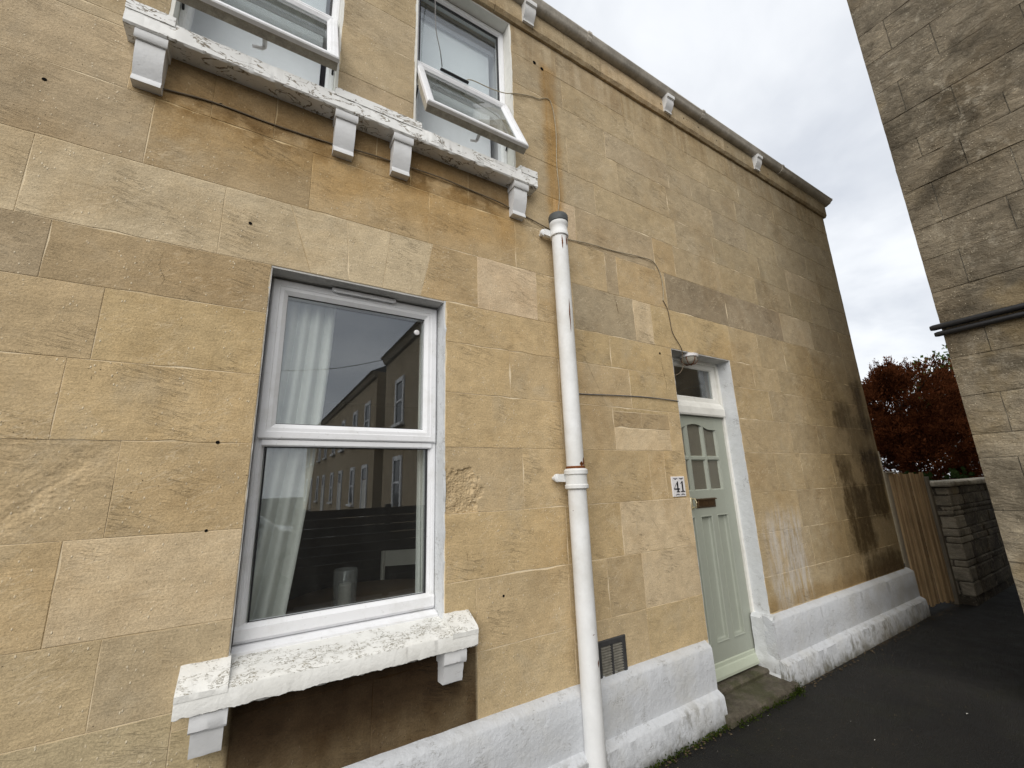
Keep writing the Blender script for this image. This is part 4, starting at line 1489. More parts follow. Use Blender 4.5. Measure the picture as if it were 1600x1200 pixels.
cy = -0.006
cable('wall_cable', [(-0.56, cy, 3.50), (-0.339, cy, 3.532), (-0.06, cy, 3.528), (0.224, cy, 3.541), (0.42, cy - .006, 3.556), (0.587, cy, 3.568), (0.85, cy - .008, 3.572), (1.109, cy, 3.566), (1.30, cy - 0.01, 3.545), (1.412, cy, 3.534), (1.699, -0.012, 3.477), (1.876, -0.010, 3.44)], 0.0042, 'cable', 'brown cable sagging along the wall under the upstairs sill to the pipe')
cable('wall_cable', [(1.90, cy, 3.445), (2.122, cy - .004, 3.469), (2.403, cy, 3.487), (2.60, cy - .006, 3.505), (2.712, cy, 3.519), (2.83, cy - .006, 3.520), (2.905, cy, 3.492), (2.950, cy, 3.41), (2.958, cy - .003, 3.28), (2.940, cy, 3.16)], 0.0042, 'cable_pale', 'pale cable looping right of the drain pipe and turning down above the door')
cable('wall_cable', [(2.940, cy, 3.16), (2.985, cy, 3.09), (3.0, cy, 2.99), (3.014, cy, 2.874), (3.075, cy - .004, 2.78), (3.113, cy, 2.728), (3.130, 0.012, 2.66), (3.115, 0.010, 2.58), (3.06, 0.010, 2.52), (2.99, 0.012, 2.49)], 0.0034, 'cable', 'thin cable dropping down to the lamp over the front door')
cable('wall_cable', [(1.81, cy, 2.236), (1.95, cy, 2.24), (2.251, cy - .003, 2.255), (2.525, cy, 2.267), (2.76, cy - .003, 2.268), (2.974, cy, 2.265)], 0.0040, 'cable_grey', 'straight grey cable crossing from the drain pipe to the door transom')
cable('window_cable', [(0.82, 0.03, 5.30), (0.812, -0.02, 5.05), (0.815, -0.035, 4.75), (0.85, -0.03, 4.58), (0.885, 0.02, 4.515)], 0.0035, 'cable_grey', 'thin aerial wire hanging down in front of the right upstairs window')
cable('window_cable', [(1.07, 0.045, 4.52), (1.12, 0.03, 4.545), (1.28, 0.02, 4.545), (1.40, 0.01, 4.56), (1.481, cy, 4.587), (1.62, cy, 4.64), (1.697, cy, 4.655), (1.82, cy, 4.70), (1.86, cy, 4.45), (1.845, cy, 4.1), (1.85, cy, 3.8), (1.80, cy, 3.56)], 0.0035, 'cable_pale', 'thin wire from the open upstairs vent down the rust streak to the pipe')
bs = MB()
bs.cbox(0.880, 1.100, 0.028, 0.050, 4.508, 4.522, 0.004)
tag(bs.build('brush_strip', 'black'), 'black draught brush strip lying along the top of the open vent sash', 'strip')

# ---- drill holes and old fixings in the stone
hl = [(-0.893, 3.354, .008), (-0.115, 2.925, .008), (-0.132, 1.855, .0075), (-0.132, 1.495, .006), (1.26, 1.04, .007), (1.685, 5.02, .016), (1.76, 5.0, .016), (3.255, 5.40, .010), (3.62, 5.405, .010), (3.87, 5.41, .010), (4.2, 5.39, .010), (4.42, 5.40, .010), (5.28, 5.38, .011), (-0.30, 3.54, .008), (2.82, 2.66, .010)]
for i, (x, z, r) in enumerate(hl):
    yy = -0.0425 if z > 5.3 else -0.0022
    m = MB()
    m.lathe([(r * 0.8, 0.0), (r, 0.0006), (r, 0.004)], x, yy, z, 9, 'y')
    m.build('drill_hole', 'hole', house)

# ---- crack lines in the stones
cr = MB()


def crack(pts, w=0.0016):
    P = smooth_path([(x, -0.0019, z) for x, z in pts], 6)
    vs, fs = [], []
    for i, p in enumerate(P):
        h = w * (0.05 + 0.75 * U(0, 1) ** 1.6) * math.sin(math.pi * (i + 0.6) / (len(P) + 0.2))
        j = 0.004 * fbm(p.x, 4, p.z, 30, 3)
        vs += [(p.x + j - h, p.y, p.z), (p.x + j + h, p.y, p.z)]
    for i in range(len(P) - 1):
        fs.append((2 * i, 2 * i + 1, 2 * i + 3, 2 * i + 2))
    cr.add(vs, fs)


crack([(1.954, 2.576), (2.03, 2.43), (2.10, 2.29), (2.164, 2.167)])
crack([(2.45, 1.44), (2.53, 1.34), (2.60, 1.24), (2.62, 1.17)])
crack([(2.84, 1.45), (2.87, 1.36), (2.86, 1.27), (2.90, 1.18)])
crack([(-0.41, 2.70), (-0.425, 2.62), (-0.40, 2.56), (-0.41, 2.52)])
crack([(2.35, 3.08), (2.37, 2.98), (2.375, 2.92)], 0.005)
crack([(2.10, 3.70), (2.25, 3.66), (2.35, 3.64)], 0.002)
crack([(2.82, 2.66), (2.83, 2.55), (2.85, 2.42), (2.84, 2.32)], 0.004)
crack([(3.35, 3.72), (3.42, 3.62), (3.46, 3.50)], 0.002)
crack([(1.03, 1.32), (1.04, 1.27), (1.045, 1.22)], 0.0015)
crack([(2.00, 4.40), (2.08, 4.36), (2.2, 4.33)], 0.0022)
tag(cr.build('crack_line', 'crack', house), kind='stuff')

# ================================================================== INTERIORS
# ---- downstairs room
def curtain(name, pts_top, pts_bot, z0, z1, label, folds=9, amp=0.025):
    m = MB()
    nx, nz = 72, 24
    vs, fs = [], []
    for j in range(nz + 1):
        t = j / nz
        z = z1 + (z0 - z1) * t
        k = t ** 1.6
        xa = pts_top[0] + (pts_bot[0] - pts_top[0]) * k
        xb = pts_top[1] + (pts_bot[1] - pts_top[1]) * k
        for i in range(nx + 1):
            s = i / nx
            ph = s * folds * 2 * math.pi + 0.8 * math.sin(3 * s + 2 * t)
            a = amp * (0.6 + 0.5 * t)
            vs.append((xa + (xb - xa) * s + 0.004 * math.cos(ph), 0.232 + a * math.sin(ph) + 0.012 * math.sin(7 * s + t * 2), z))
    for j in range(nz):
        for i in range(nx):
            q = j * (nx + 1) + i
            fs.append((q, q + 1, q + nx + 2, q + nx + 1))
    m.add(vs, fs)
    o = m.build(name, 'curtain', None, smooth=True)
    return tag(o, label, 'curtain', 'curtains in the downstairs window')


curtain('curtain', (0.016, 0.33), (-0.20, 0.19), 1.0, 2.725, 'gathered white curtain at the left side of the downstairs window', 5, 0.028)
curtain('curtain', (0.835, 0.89), (0.84, 0.89), 1.0, 2.725, 'narrow white curtain edge at the right side of the downstairs window', 3, 0.012)
tb = thing('table', (0.85, 1.15, 0.12), 'round brown wooden table inside the downstairs window', 'table')
MB().lathe([(0.60, 0.0), (0.62, 0.008), (0.62, 0.026), (0.605, 0.032)], 0.85, 1.15, 0.85, 40).build('table_top', 'table', tb, smooth=True)
MB().lathe([(0.05, 0.0), (0.05, 0.35), (0.075, 0.5), (0.05, 0.70), (0.12, 0.74)], 0.85, 1.15, 0.12, 16).build('pedestal', 'table', tb, smooth=True)
for k in range(3):
    a = k * 2.094 + 0.4
    MB().tube([(0.85 + 0.04 * math.cos(a), 1.15 + 0.04 * math.sin(a), 0.34), (0.85 + 0.25 * math.cos(a), 1.15 + 0.25 * math.sin(a), 0.22), (0.85 + 0.42 * math.cos(a), 1.15 + 0.42 * math.sin(a), 0.14)], [0.03, 0.025, 0.02], 8).build('foot', 'table', tb, smooth=True)


def dining_chair(x, y, rot, label):
    ch = thing('chair', (x, y, 0.12), label, 'chair', 'chairs round the table')

    def P(u, v, w):
        return (x + u * math.cos(rot) - v * math.sin(rot), y + u * math.sin(rot) + v * math.cos(rot), 0.12 + w)
    for u in (-0.19, 0.19):
        MB().tube([P(u, 0.20, 0.0), P(u, 0.18, 0.45), P(u, 0.24, 0.985)], 0.019, 8).build('leg', 'chair', ch, smooth=True)
        MB().tube([P(u, -0.2, 0.0), P(u, -0.19, 0.44)], 0.019, 8).build('leg', 'chair', ch, smooth=True)
    m = MB()
    m.add([P(*q) for q in ((-.215, -.22, .44), (.215, -.22, .44), (.20, .2, .44), (-.20, .2, .44), (-.215, -.22, .47), (.215, -.22, .47), (.20, .2, .47), (-.20, .2, .47))], [(0, 3, 2, 1), (4, 5, 6, 7), (0, 1, 5, 4), (1, 2, 6, 5), (2, 3, 7, 6), (3, 0, 4, 7)])
    m.build('seat', 'chair', ch)
    for (w0, w1, o) in ((0.86, 0.985, 0.235), (0.66, 0.70, 0.21)):
        m = MB()
        m.add([P(*q) for q in ((-.2, o - .012, w0), (.2, o - .012, w0), (.2, o + .012, w0), (-.2, o + .012, w0), (-.2, o, w1), (.2, o, w1), (.2, o + .022, w1), (-.2, o + .022, w1))], [(0, 3, 2, 1), (4, 5, 6, 7), (0, 1, 5, 4), (1, 2, 6, 5), (2, 3, 7, 6), (3, 0, 4, 7)])
        m.build('back_rail', 'chair', ch)
    return ch


dining_chair(1.17, 1.50, -0.35, 'white painted chair behind the table, right of the lantern')
dining_chair(0.10, 1.35, 1.2, 'white painted chair half hidden behind the left curtain')
ln = thing('lantern', (0.57, 0.78, 0.882), 'clear glass candle lantern standing on the table', 'lantern')
MB().lathe([(0.060, 0.0), (0.062, 0.006), (0.030, 0.030), (0.062, 0.055), (0.070, 0.08), (0.072, 0.27), (0.068, 0.275), (0.066, 0.08), (0.056, 0.06), (0.02, 0.05)], 0.57, 0.78, 0.882, 28).build('glass_cylinder', 'lantern_glass', ln, smooth=True)
MB().lathe([(0.038, 0.0), (0.039, 0.004), (0.039, 0.115), (0.034, 0.120), (0.006, 0.118)], 0.57, 0.78, 0.952, 20).build('candle', 'wax', ln, smooth=True)

# ---- upstairs: roller blinds, their full white fabric added to brighten the windows
for (a, b), lab in zip(UW, ('roller blind behind the left upstairs window, white fabric added to brighten it', 'roller blind behind the right upstairs window, white fabric added to brighten it')):
    bl = thing('roller_blind', ((a + b) / 2, 0.20, 4.99), lab, 'blind', 'blinds upstairs')
    MB().tube([(a + 0.03, 0.235, 5.215), (b - 0.03, 0.235, 5.215)], 0.024, 12).build('roller', 'blind', bl, smooth=True)
    MB().cbox(a + 0.03, b - 0.03, 0.20, 0.204, 5.12, 5.25, 0.001).build('pelmet', 'blind', bl)
    MB().box(a + 0.03, b - 0.085, 0.222, 0.2235, 3.90, 5.20).build('fabric', 'white_blind', bl)  # white sheet added behind the glass so the window looks brighter
    MB().cbox(a + 0.03, b - 0.085, 0.216, 0.229, 3.88, 3.90, 0.003).build('bottom_bar', 'white_blind', bl)

# ================================================================== RIGHT-HAND BUILDING AND ITS STREET
BX, BY = 4.80, -1.262
rb = thing('end_terrace_house', (7.0, -4.5, 0.0), 'tall soot darkened stone end house rising at the right edge of the picture', 'house')
bm2 = MB()
bm2.box(BX + 0.013, 11.0, -8.2, BY - 0.012, 0.0, 7.4)
bwall = bm2.build('wall', 'sooty', rb, color=(0.60, 0.54, 0.43))
zc_ = [0.0, 0.31, 0.62, 0.97, 1.33, 1.718, 1.90, 2.203, 2.52, 2.81, 3.10, 3.40, 3.69, 4.065, 4.33, 4.53, 4.83, 5.165, 5.52, 5.875, 6.22, 6.58, 6.95, 7.39]
rr2 = random.Random(5)
for j in range(len(zc_) - 1):
    z0, z1 = zc_[j], zc_[j + 1]
    yy = BY
    first = True
    while yy > -4.2:
        w = rr2.uniform(0.17, 0.24) if (first and j % 2 == 0) else rr2.uniform(0.38, 0.75)
        if not first:
            w = rr2.uniform(0.35, 0.80)
        y1 = max(yy - w, -4.3)
        g = 0.0026
        k = rr2.uniform(0.9, 1.1)
        out = rr2.uniform(-0.004, 0.004)
        nu, nv = 16, 10
        m = MB()
        vs, fs = [], []
        sd = rr2.uniform(0, 90)
        for b_ in range(nv + 1):
            for a_ in range(nu + 1):
                y = (yy - g) + (y1 - yy + 2 * g) * a_ / nu
                z = (z0 + g) + (z1 - z0 - 2 * g) * b_ / nv
                ed = min(a_, nu - a_, b_, nv - b_)
                r = 0.0 if ed else 0.002
                x = BX + out + r + 0.007 * fbm(sd, y, z * 2.2, 5, 4) + 0.0035 * fbm(sd, y * 0.6, z * 3, 24, 3)
                vs.append((x, y, z))
        for b_ in range(nv):
            for a_ in range(nu):
                q = b_ * (nu + 1) + a_
                fs.append((q, q + 1, q + nu + 2, q + nu + 1))
        rim = [i for i in range(nu + 1)] + [i * (nu + 1) + nu for i in range(1, nv + 1)] + [nv * (nu + 1) + i for i in range(nu - 1, -1, -1)] + [i * (nu + 1) for i in range(nv - 1, 0, -1)]
        nb = len(vs)
        for r_ in rim:
            vs.append((BX + 0.05 if not (first and abs(vs[r_][1] - (yy - g)) < 1e-6) else BX + 0.28, vs[r_][1], vs[r_][2]))
        for i in range(len(rim)):
            l = (i + 1) % len(rim)
            fs.append((rim[i], rim[l], nb + l, nb + i))
        m.add(vs, fs)
        m.build('stone', 'sooty', bwall, smooth=True, color=tuple(q * k for q in (Vector((0.36, 0.305, 0.218)).lerp(Vector((0.225, 0.188, 0.134)), min(1, max(0, (z0 - 1.6) / 1.2))))), recalc=True)
        yy = y1
        first = False
rf = MB()
for (xa, za, xb, zb) in ((BX - 0.25, 7.42, 7.9, 9.0), (11.2, 7.42, 7.9, 9.0)):
    rf.add([(xa, -8.2, za), (xa, BY + .1, za), (xb, BY + .1, zb), (xb, -8.2, zb), (xa, -8.2, za - .08), (xa, BY + .1, za - .08), (xb, BY + .1, zb - .08), (xb, -8.2, zb - .08)], [(0, 1, 2, 3), (7, 6, 5, 4), (0, 4, 5, 1), (1, 5, 6, 2), (2, 6, 7, 3), (3, 7, 4, 0)])
rf.build('roof', 'slate', rb)
for k, (zz, r, yend, lab) in enumerate(((2.795, 0.024, -1.205, 'upper of two black conduits clipped to the sooty stone end house'), (2.735, 0.021, -1.222, 'lower of two black conduits clipped to the sooty stone end house'))):
    c = thing('conduit', (BX - 0.03, -3.0, zz), lab, 'conduit', 'conduits on the end house')
    MB().tube([(BX - 0.030, yend, zz), (BX - 0.030, yend - 0.02, zz), (BX - 0.032, -1.9, zz + 0.004), (BX - 0.030, -3.0, zz - 0.004), (BX - 0.03, -5.5, zz)], [r * 0.8, r, r, r, r], 14).build('tube', 'conduit', c, smooth=True)
    for y in (-1.75, -3.1):
        MB().cbox(BX - 0.06, BX + 0.012, y - 0.012, y + 0.012, zz - r - 0.003, zz + r + 0.003, 0.004).build('clip', 'conduit', c)


# further houses of the terrace, seen in the window's reflection
def street_house(y0, y1, eaves, label, wall_tone):
    h = thing('terraced_house', (BX + 3, (y0 + y1) / 2, 0), label, 'house', 'terrace reflected in the downstairs window')
    MB().box(BX + 0.01, BX + 6, y0 + 0.002, y1 - 0.002, 0, eaves).build('wall', 'terrace', h, color=(0.34 * wall_tone, 0.27 * wall_tone, 0.175 * wall_tone))  # wall colour scaled by a tone that differs per house
    m = MB()
    m.prism([(BX + 0.01, eaves - 0.30), (BX - 0.10, eaves - 0.26), (BX - 0.20, eaves - 0.06), (BX - 0.28, eaves), (BX + 0.01, eaves)], y0, y1, 'y')
    m.build('cornice', 'terrace', h, color=(0.25, 0.21, 0.15))
    m = MB()
    m.prism([(BX - 0.30, eaves), (BX + 3.0, eaves + 1.6), (BX + 6.3, eaves)], y0, y1, 'y')
    m.build('roof', 'slate', h)
    W = y1 - y0
    for (yc, w, z0, z1) in ((y0 + W * 0.28, 0.95, 1.0, 2.75), (y0 + W * 0.28, 0.95, 4.2, 5.85), (y0 + W * 0.74, 0.95, 4.2, 5.85)):
        n = empty('window', (BX, yc, z0), h)
        f = MB()
        for (a, b, c, d) in ((yc - w / 2 - .1, yc - w / 2 + .06, z0 - .1, z1 + .12), (yc + w / 2 - .06, yc + w / 2 + .1, z0 - .1, z1 + .12), (yc - w / 2, yc + w / 2, z1 - .05, z1 + .12), (yc - w / 2, yc + w / 2, (z0 + z1) / 2 - .04, (z0 + z1) / 2 + .04)):
            f.box(BX - 0.04, BX + 0.05, a, b, c, d)
        f.build('frame', 'bracket_paint', n)
        MB().box(BX - 0.002, BX + 0.03, yc - w / 2 + .06, yc + w / 2 - .06, z0, z1 - .05).build('pane', 'dark_pane', n)
        MB().cbox(BX - 0.15, BX + 0.02, yc - w / 2 - .18, yc + w / 2 + .18, z0 - .2, z0 - .08, 0.01).build('sill', 'bracket_paint', n)
    yc = y0 + W * 0.74
    d = empty('door', (BX, yc, 0.1), h)
    f = MB()
    for (a, b, z0, z1) in ((yc - .58, yc - .44, 0.02, 2.85), (yc + .44, yc + .58, 0.02, 2.85), (yc - .44, yc + .44, 2.68, 2.85)):
        f.box(BX - 0.05, BX + 0.05, a, b, z0, z1)
    f.build('frame', 'bracket_paint', d)
    MB().box(BX - 0.02, BX + 0.03, yc - .44, yc + .44, 0.1, 2.1).build('leaf', 'chair', d)
    MB().box(BX - 0.015, BX + 0.03, yc - .44, yc + .44, 2.15, 2.66).build('fanlight', 'dark_pane', d)
    return h


M['terrace'] = mat_stone('terrace_stone', stains=False)
M['dark_pane'] = mat_simple('dark_pane', (0.03, 0.035, 0.04), 0.12, 0.05, 3, 0.0, spec=0.6)
for (y0, y1, e, lab, l) in ((-16.0, -8.2, 7.35, 'nearest terraced house reflected in the downstairs glass, with projecting eaves', 0.9), (-24.0, -17.6, 7.2, 'second reflected terraced house, beyond the step in the roofline', 1.0),
                            (-31.0, -24.0, 7.2, 'third reflected terraced house along the far street', 1.05), (-38.0, -31.0, 7.2, 'fourth reflected terraced house along the far street', 0.95), (-46.0, -38.0, 7.2, 'farthest reflected terraced house at the end of the street', 1.0)):
    street_house(y0, y1, e, lab, l)

# dark slatted fence across the way, behind the photographer
sf = thing('slatted_fence', (3.0, -4.7, 0.0), 'dark horizontal slatted fence reflected in the lower pane of the downstairs window', 'fence')
for k in range(10):
    z0 = 0.06 + k * 0.130
    MB().cbox(0.62, 4.75, -4.72 + U(-.004, .004), -4.695, z0, z0 + 0.122, 0.004).build('slat', 'fence_dark', sf)
for x in (0.66, 2.0, 3.35, 4.68):
    MB().cbox(x - 0.045, x + 0.045, -4.815, -4.722, 0, 1.40, 0.006).build('post', 'fence_dark', sf)

# ---- parked car beyond the fence, reflected
M['car_paint'] = mat_simple('silver_car_paint', (0.42, 0.44, 0.46), 0.25, 0.02, 3, 0.0, spec=0.6, metallic=0.5)
M['tyre'] = mat_simple('tyre_rubber', (0.015, 0.015, 0.015), 0.85)
M['rim'] = mat_simple('alloy_rim', (0.4, 0.4, 0.42), 0.35, metallic=0.8)
M['head'] = mat_simple('lamp_lens', (0.7, 0.7, 0.7), 0.15)
M['tail'] = mat_simple('red_lens', (0.35, 0.01, 0.01), 0.2)
cx0, cy0 = -0.55, -7.6
car = thing('parked_car', (cx0, cy0, 0), 'silver hatchback parked beyond the slatted fence, seen as a reflection', 'car')
low = [(-2.05, 0.32), (-2.10, 0.55), (-2.05, 0.92), (-1.2, 0.98), (1.0, 0.98), (1.75, 0.86), (2.08, 0.70), (2.12, 0.42), (2.05, 0.26), (1.72, 0.24), (1.66, 0.52), (1.36, 0.66), (1.06, 0.52), (1.0, 0.22), (-0.98, 0.22), (-1.04, 0.52), (-1.34, 0.66), (-1.64, 0.52), (-1.70, 0.24)]
MB().prism([(cx0 + u, w) for u, w in low], cy0 - 0.86, cy0 + 0.86).build('body', 'car_paint', car)
cab = [(-2.0, 0.94), (-1.85, 1.30), (-1.45, 1.50), (0.0, 1.54), (0.45, 1.46), (1.12, 0.97)]
m = MB()
n = len(cab)
vs = []
for s in (-1, 1):
    for u, w in cab:
        t = (w - 0.94) / 0.6
        vs.append((cx0 + u, cy0 + s * (0.84 - 0.20 * t), w))
fs = [tuple(range(n)), tuple(range(2 * n - 1, n - 1, -1))] + [(i, (i + 1) % n, n + (i + 1) % n, n + i) for i in range(n)]
m.add(vs, fs)
m.build('cabin', 'car_paint', car, smooth=True)
for s in (-1, 1):
    g = MB()
    for q in ([(-1.72, 1.02), (-1.62, 1.28), (-1.38, 1.42), (-0.62, 1.45), (-0.62, 1.02)], [(-0.54, 1.02), (-0.54, 1.45), (0.0, 1.46), (0.36, 1.38), (0.92, 1.02)]):
        vs = []
        for e in (0.004, -0.02):
            for u, w in q:
                t = (w - 0.94) / 0.6
                vs.append((cx0 + u, cy0 + s * (0.84 - 0.20 * t + e), w))
        k = len(q)
        g = MB().add(vs, [tuple(range(k)), tuple(range(2 * k - 1, k - 1, -1))] + [(i, (i + 1) % k, k + (i + 1) % k, k + i) for i in range(k)])
        g.build('side_window', 'dark_pane', car)
for (u, s) in ((-1.34, -1), (-1.34, 1), (1.36, -1), (1.36, 1)):
    w = MB().lathe([(0.20, -0.10), (0.30, -0.10), (0.32, -0.08), (0.32, 0.08), (0.30, 0.10), (0.20, 0.10)], cx0 + u, cy0 + s * 0.77, 0.32, 24, 'y').build('wheel', 'tyre', car, smooth=True)
    MB().lathe([(0.20, -0.105), (0.17, -0.09), (0.17, 0.09), (0.20, 0.105)], cx0 + u, cy0 + s * 0.77, 0.32, 20, 'y').build('rim', 'rim', w, smooth=True)
for s in (-1, 1):
    MB().cbox(cx0 + 1.86, cx0 + 2.09, cy0 + s * 0.62 - 0.16, cy0 + s * 0.62 + 0.16, 0.66, 0.78, 0.02).build('headlight', 'head', car)
    MB().cbox(cx0 - 2.10, cx0 - 1.98, cy0 + s * 0.70 - 0.10, cy0 + s * 0.70 + 0.10, 0.72, 0.96, 0.02).build('tail_light', 'tail', car)
cable('overhead_wire', [(4.7, -14.0, 6.9), (2.0, -15.0, 6.3), (-2.0, -16.0, 6.2), (-7.0, -17.0, 6.8)], 0.012, 'black', 'overhead telephone wire crossing the reflected sky in the upper pane')

# ================================================================== ALLEY END
# ---- board fence from the house corner
fe = thing('board_fence', (7.3, -0.08, 0.0), 'brown vertical board fence between the house corner and the low stone wall', 'fence')
A, B = Vector((6.93, 0.005)), Vector((7.70, -0.155))
nb = 15
dv = (B - A) / nb
nrm = Vector((dv.y, -dv.x)).normalized()
for i in range(nb):
    a = A + dv * (i + (0.06 if i % 2 else 0.0))
    b = A + dv * (i + (0.88 if i % 2 else 0.95))
    o = (0.009 if i % 2 else -0.009) + U(-0.004, 0.004)
    h = 1.62 + U(-0.012, 0.012) + (0.0 if i < 7 else -0.01)
    zb = 0.03 + U(0, 0.03)
    m = MB()
    pts = []
    for p in (a, b):
        pts += [(p.x + nrm.x * o, p.y + nrm.y * o), (p.x + nrm.x * (o - 0.02), p.y + nrm.y * (o - 0.02))]
    q = [pts[0], pts[2], pts[3], pts[1]]
    m.add([(x, y, zb) for x, y in q] + [(x, y, h) for x, y in q], [(0, 3, 2, 1), (4, 5, 6, 7), (0, 1, 5, 4), (1, 2, 6, 5), (2, 3, 7, 6), (3, 0, 4, 7)])
    m.build('board', 'fence' if i else 'fence_grey', fe)
pB = B + dv * 0.35
MB().cbox(pB.x - 0.04, pB.x + 0.04, pB.y - 0.02, pB.y + 0.06, 0, 1.56, 0.006).build('post', 'fence_grey', fe)
for zz in (0.35, 1.35):
    m = MB()
    a, b = A - nrm * 0.06, B - nrm * 0.06
    m.tube([(a.x, a.y, zz), (b.x, b.y, zz)], 0.03, 4)
    m.build('rail', 'fence_grey', fe)
cp = MB()
a, b = A + dv * 0.2, A + dv * 1.9
cp.cbox(a.x, b.x, -0.075, 0.03, 1.622, 1.642, 0.004)
cp.build('cap_piece', 'fence_grey', fe)
dp = MB()
dp.tube([(XR + 0.03, 0.01, 0.56), (XR + 0.03, 0.01, 1.9)], 0.014, 10)
tag(dp.build('corner_pipe', 'cable_pale', None, smooth=True), 'thin pale pipe running up the far corner of the honey stone house', 'pipe')

# ---- low rubble wall beyond
lw = thing('garden_wall', (10.5, -0.18, 0.0), 'low coursed stone garden wall with pale coping beyond the board fence', 'wall')
LW0, LY0, LY1 = 7.76, -0.335, -0.03
core = MB().box(LW0 + 0.02, 15.0, LY0 + 0.02, LY1, 0, 1.43).build('wall_core', 'sooty', lw, color=(0.10, 0.085, 0.065))
zs = [0.10, 0.27, 0.44, 0.52, 0.72, 0.80, 0.90, 1.06, 1.12, 1.18, 1.32, 1.42]
r3 = random.Random(9)


def rough_block(x0, x1, y0, y1, z0, z1, col, parent):
    g = 0.006
    m = MB()
    m.cbox(x0 + g, x1 - g, y0 + g, y1 - g, z0 + g * 0.7, z1 - g * 0.7, 0.012)
    m.v = [(x + 0.012 * fbm(x, y, z, 9, 3), y + 0.012 * fbm(x + 5, y, z, 9, 3), z + 0.006 * fbm(x, y + 5, z, 9, 3)) for x, y, z in m.v]
    k = r3.uniform(0.8, 1.2)
    return m.build('stone', 'sooty', parent, color=tuple(c * k for c in col))


for j in range(len(zs) - 1):
    z0, z1 = zs[j], zs[j + 1]
    ex = r3.uniform(-0.012, 0.012)
    xq = LW0 + r3.uniform(0.22, 0.55)
    if j % 2:
        rough_block(LW0 + ex, xq, LY0, LY1 - 0.02, z0, z1, (0.34, 0.30, 0.23), core)  # end face coloured paler to carry the light it catches
    else:
        ym = LY0 + r3.uniform(0.13, 0.19)
        rough_block(LW0 + ex, xq, LY0, ym, z0, z1, (0.34, 0.30, 0.23), core)
        rough_block(LW0 + ex + r3.uniform(-.01, .01), xq, ym, LY1 - 0.01, z0, z1, (0.34, 0.30, 0.23), core)
    x = xq
    while x < 12.0:
        w = r3.uniform(0.28, 0.70)
        rough_block(x, x + w, LY0 + r3.uniform(-.008, .008), LY0 + 0.12, z0, z1, (0.15, 0.13, 0.098), core)  # long face coloured darker, its shade painted into the stone
        x += w
x = LW0 - 0.03
while x < 12.5:
    w = r3.uniform(0.55, 0.9)
    m = MB()
    m.cbox(x + 0.004, x + w - 0.004, LY0 - 0.045, LY1 + 0.04, 1.43, 1.495, 0.016)
    m.v = [(a, b + 0.008 * fbm(a, b, c, 8, 3), c + 0.008 * fbm(a + 3, b, c, 8, 3)) for a, b, c in m.v]
    m.build('coping_stone', 'sooty', lw, color=(0.58, 0.53, 0.43))
    x += w


# ================================================================== PLANTS
def blades(m, c, d, n, size, spread, rg, flat=0.5):
    """a tuft of n small pointed leaves round point c heading along d"""
    for _ in range(n):
        v = Vector((rg.gauss(0, 1), rg.gauss(0, 1), rg.gauss(0, 1)))
        dd = (d + v * spread).normalized()
        s = dd.cross(Vector((rg.gauss(0, 1), rg.gauss(0, 1), rg.gauss(0, 1)))).normalized()
        L = size * rg.uniform(0.6, 1.4)
        w = L * flat * rg.uniform(0.3, 0.6)
        p = c + v * size * 0.35
        m.add([p - s * w * 0.3, p + dd * L * 0.5 - s * w, p + dd * L, p + dd * L * 0.5 + s * w], [(0, 1, 2, 3)])


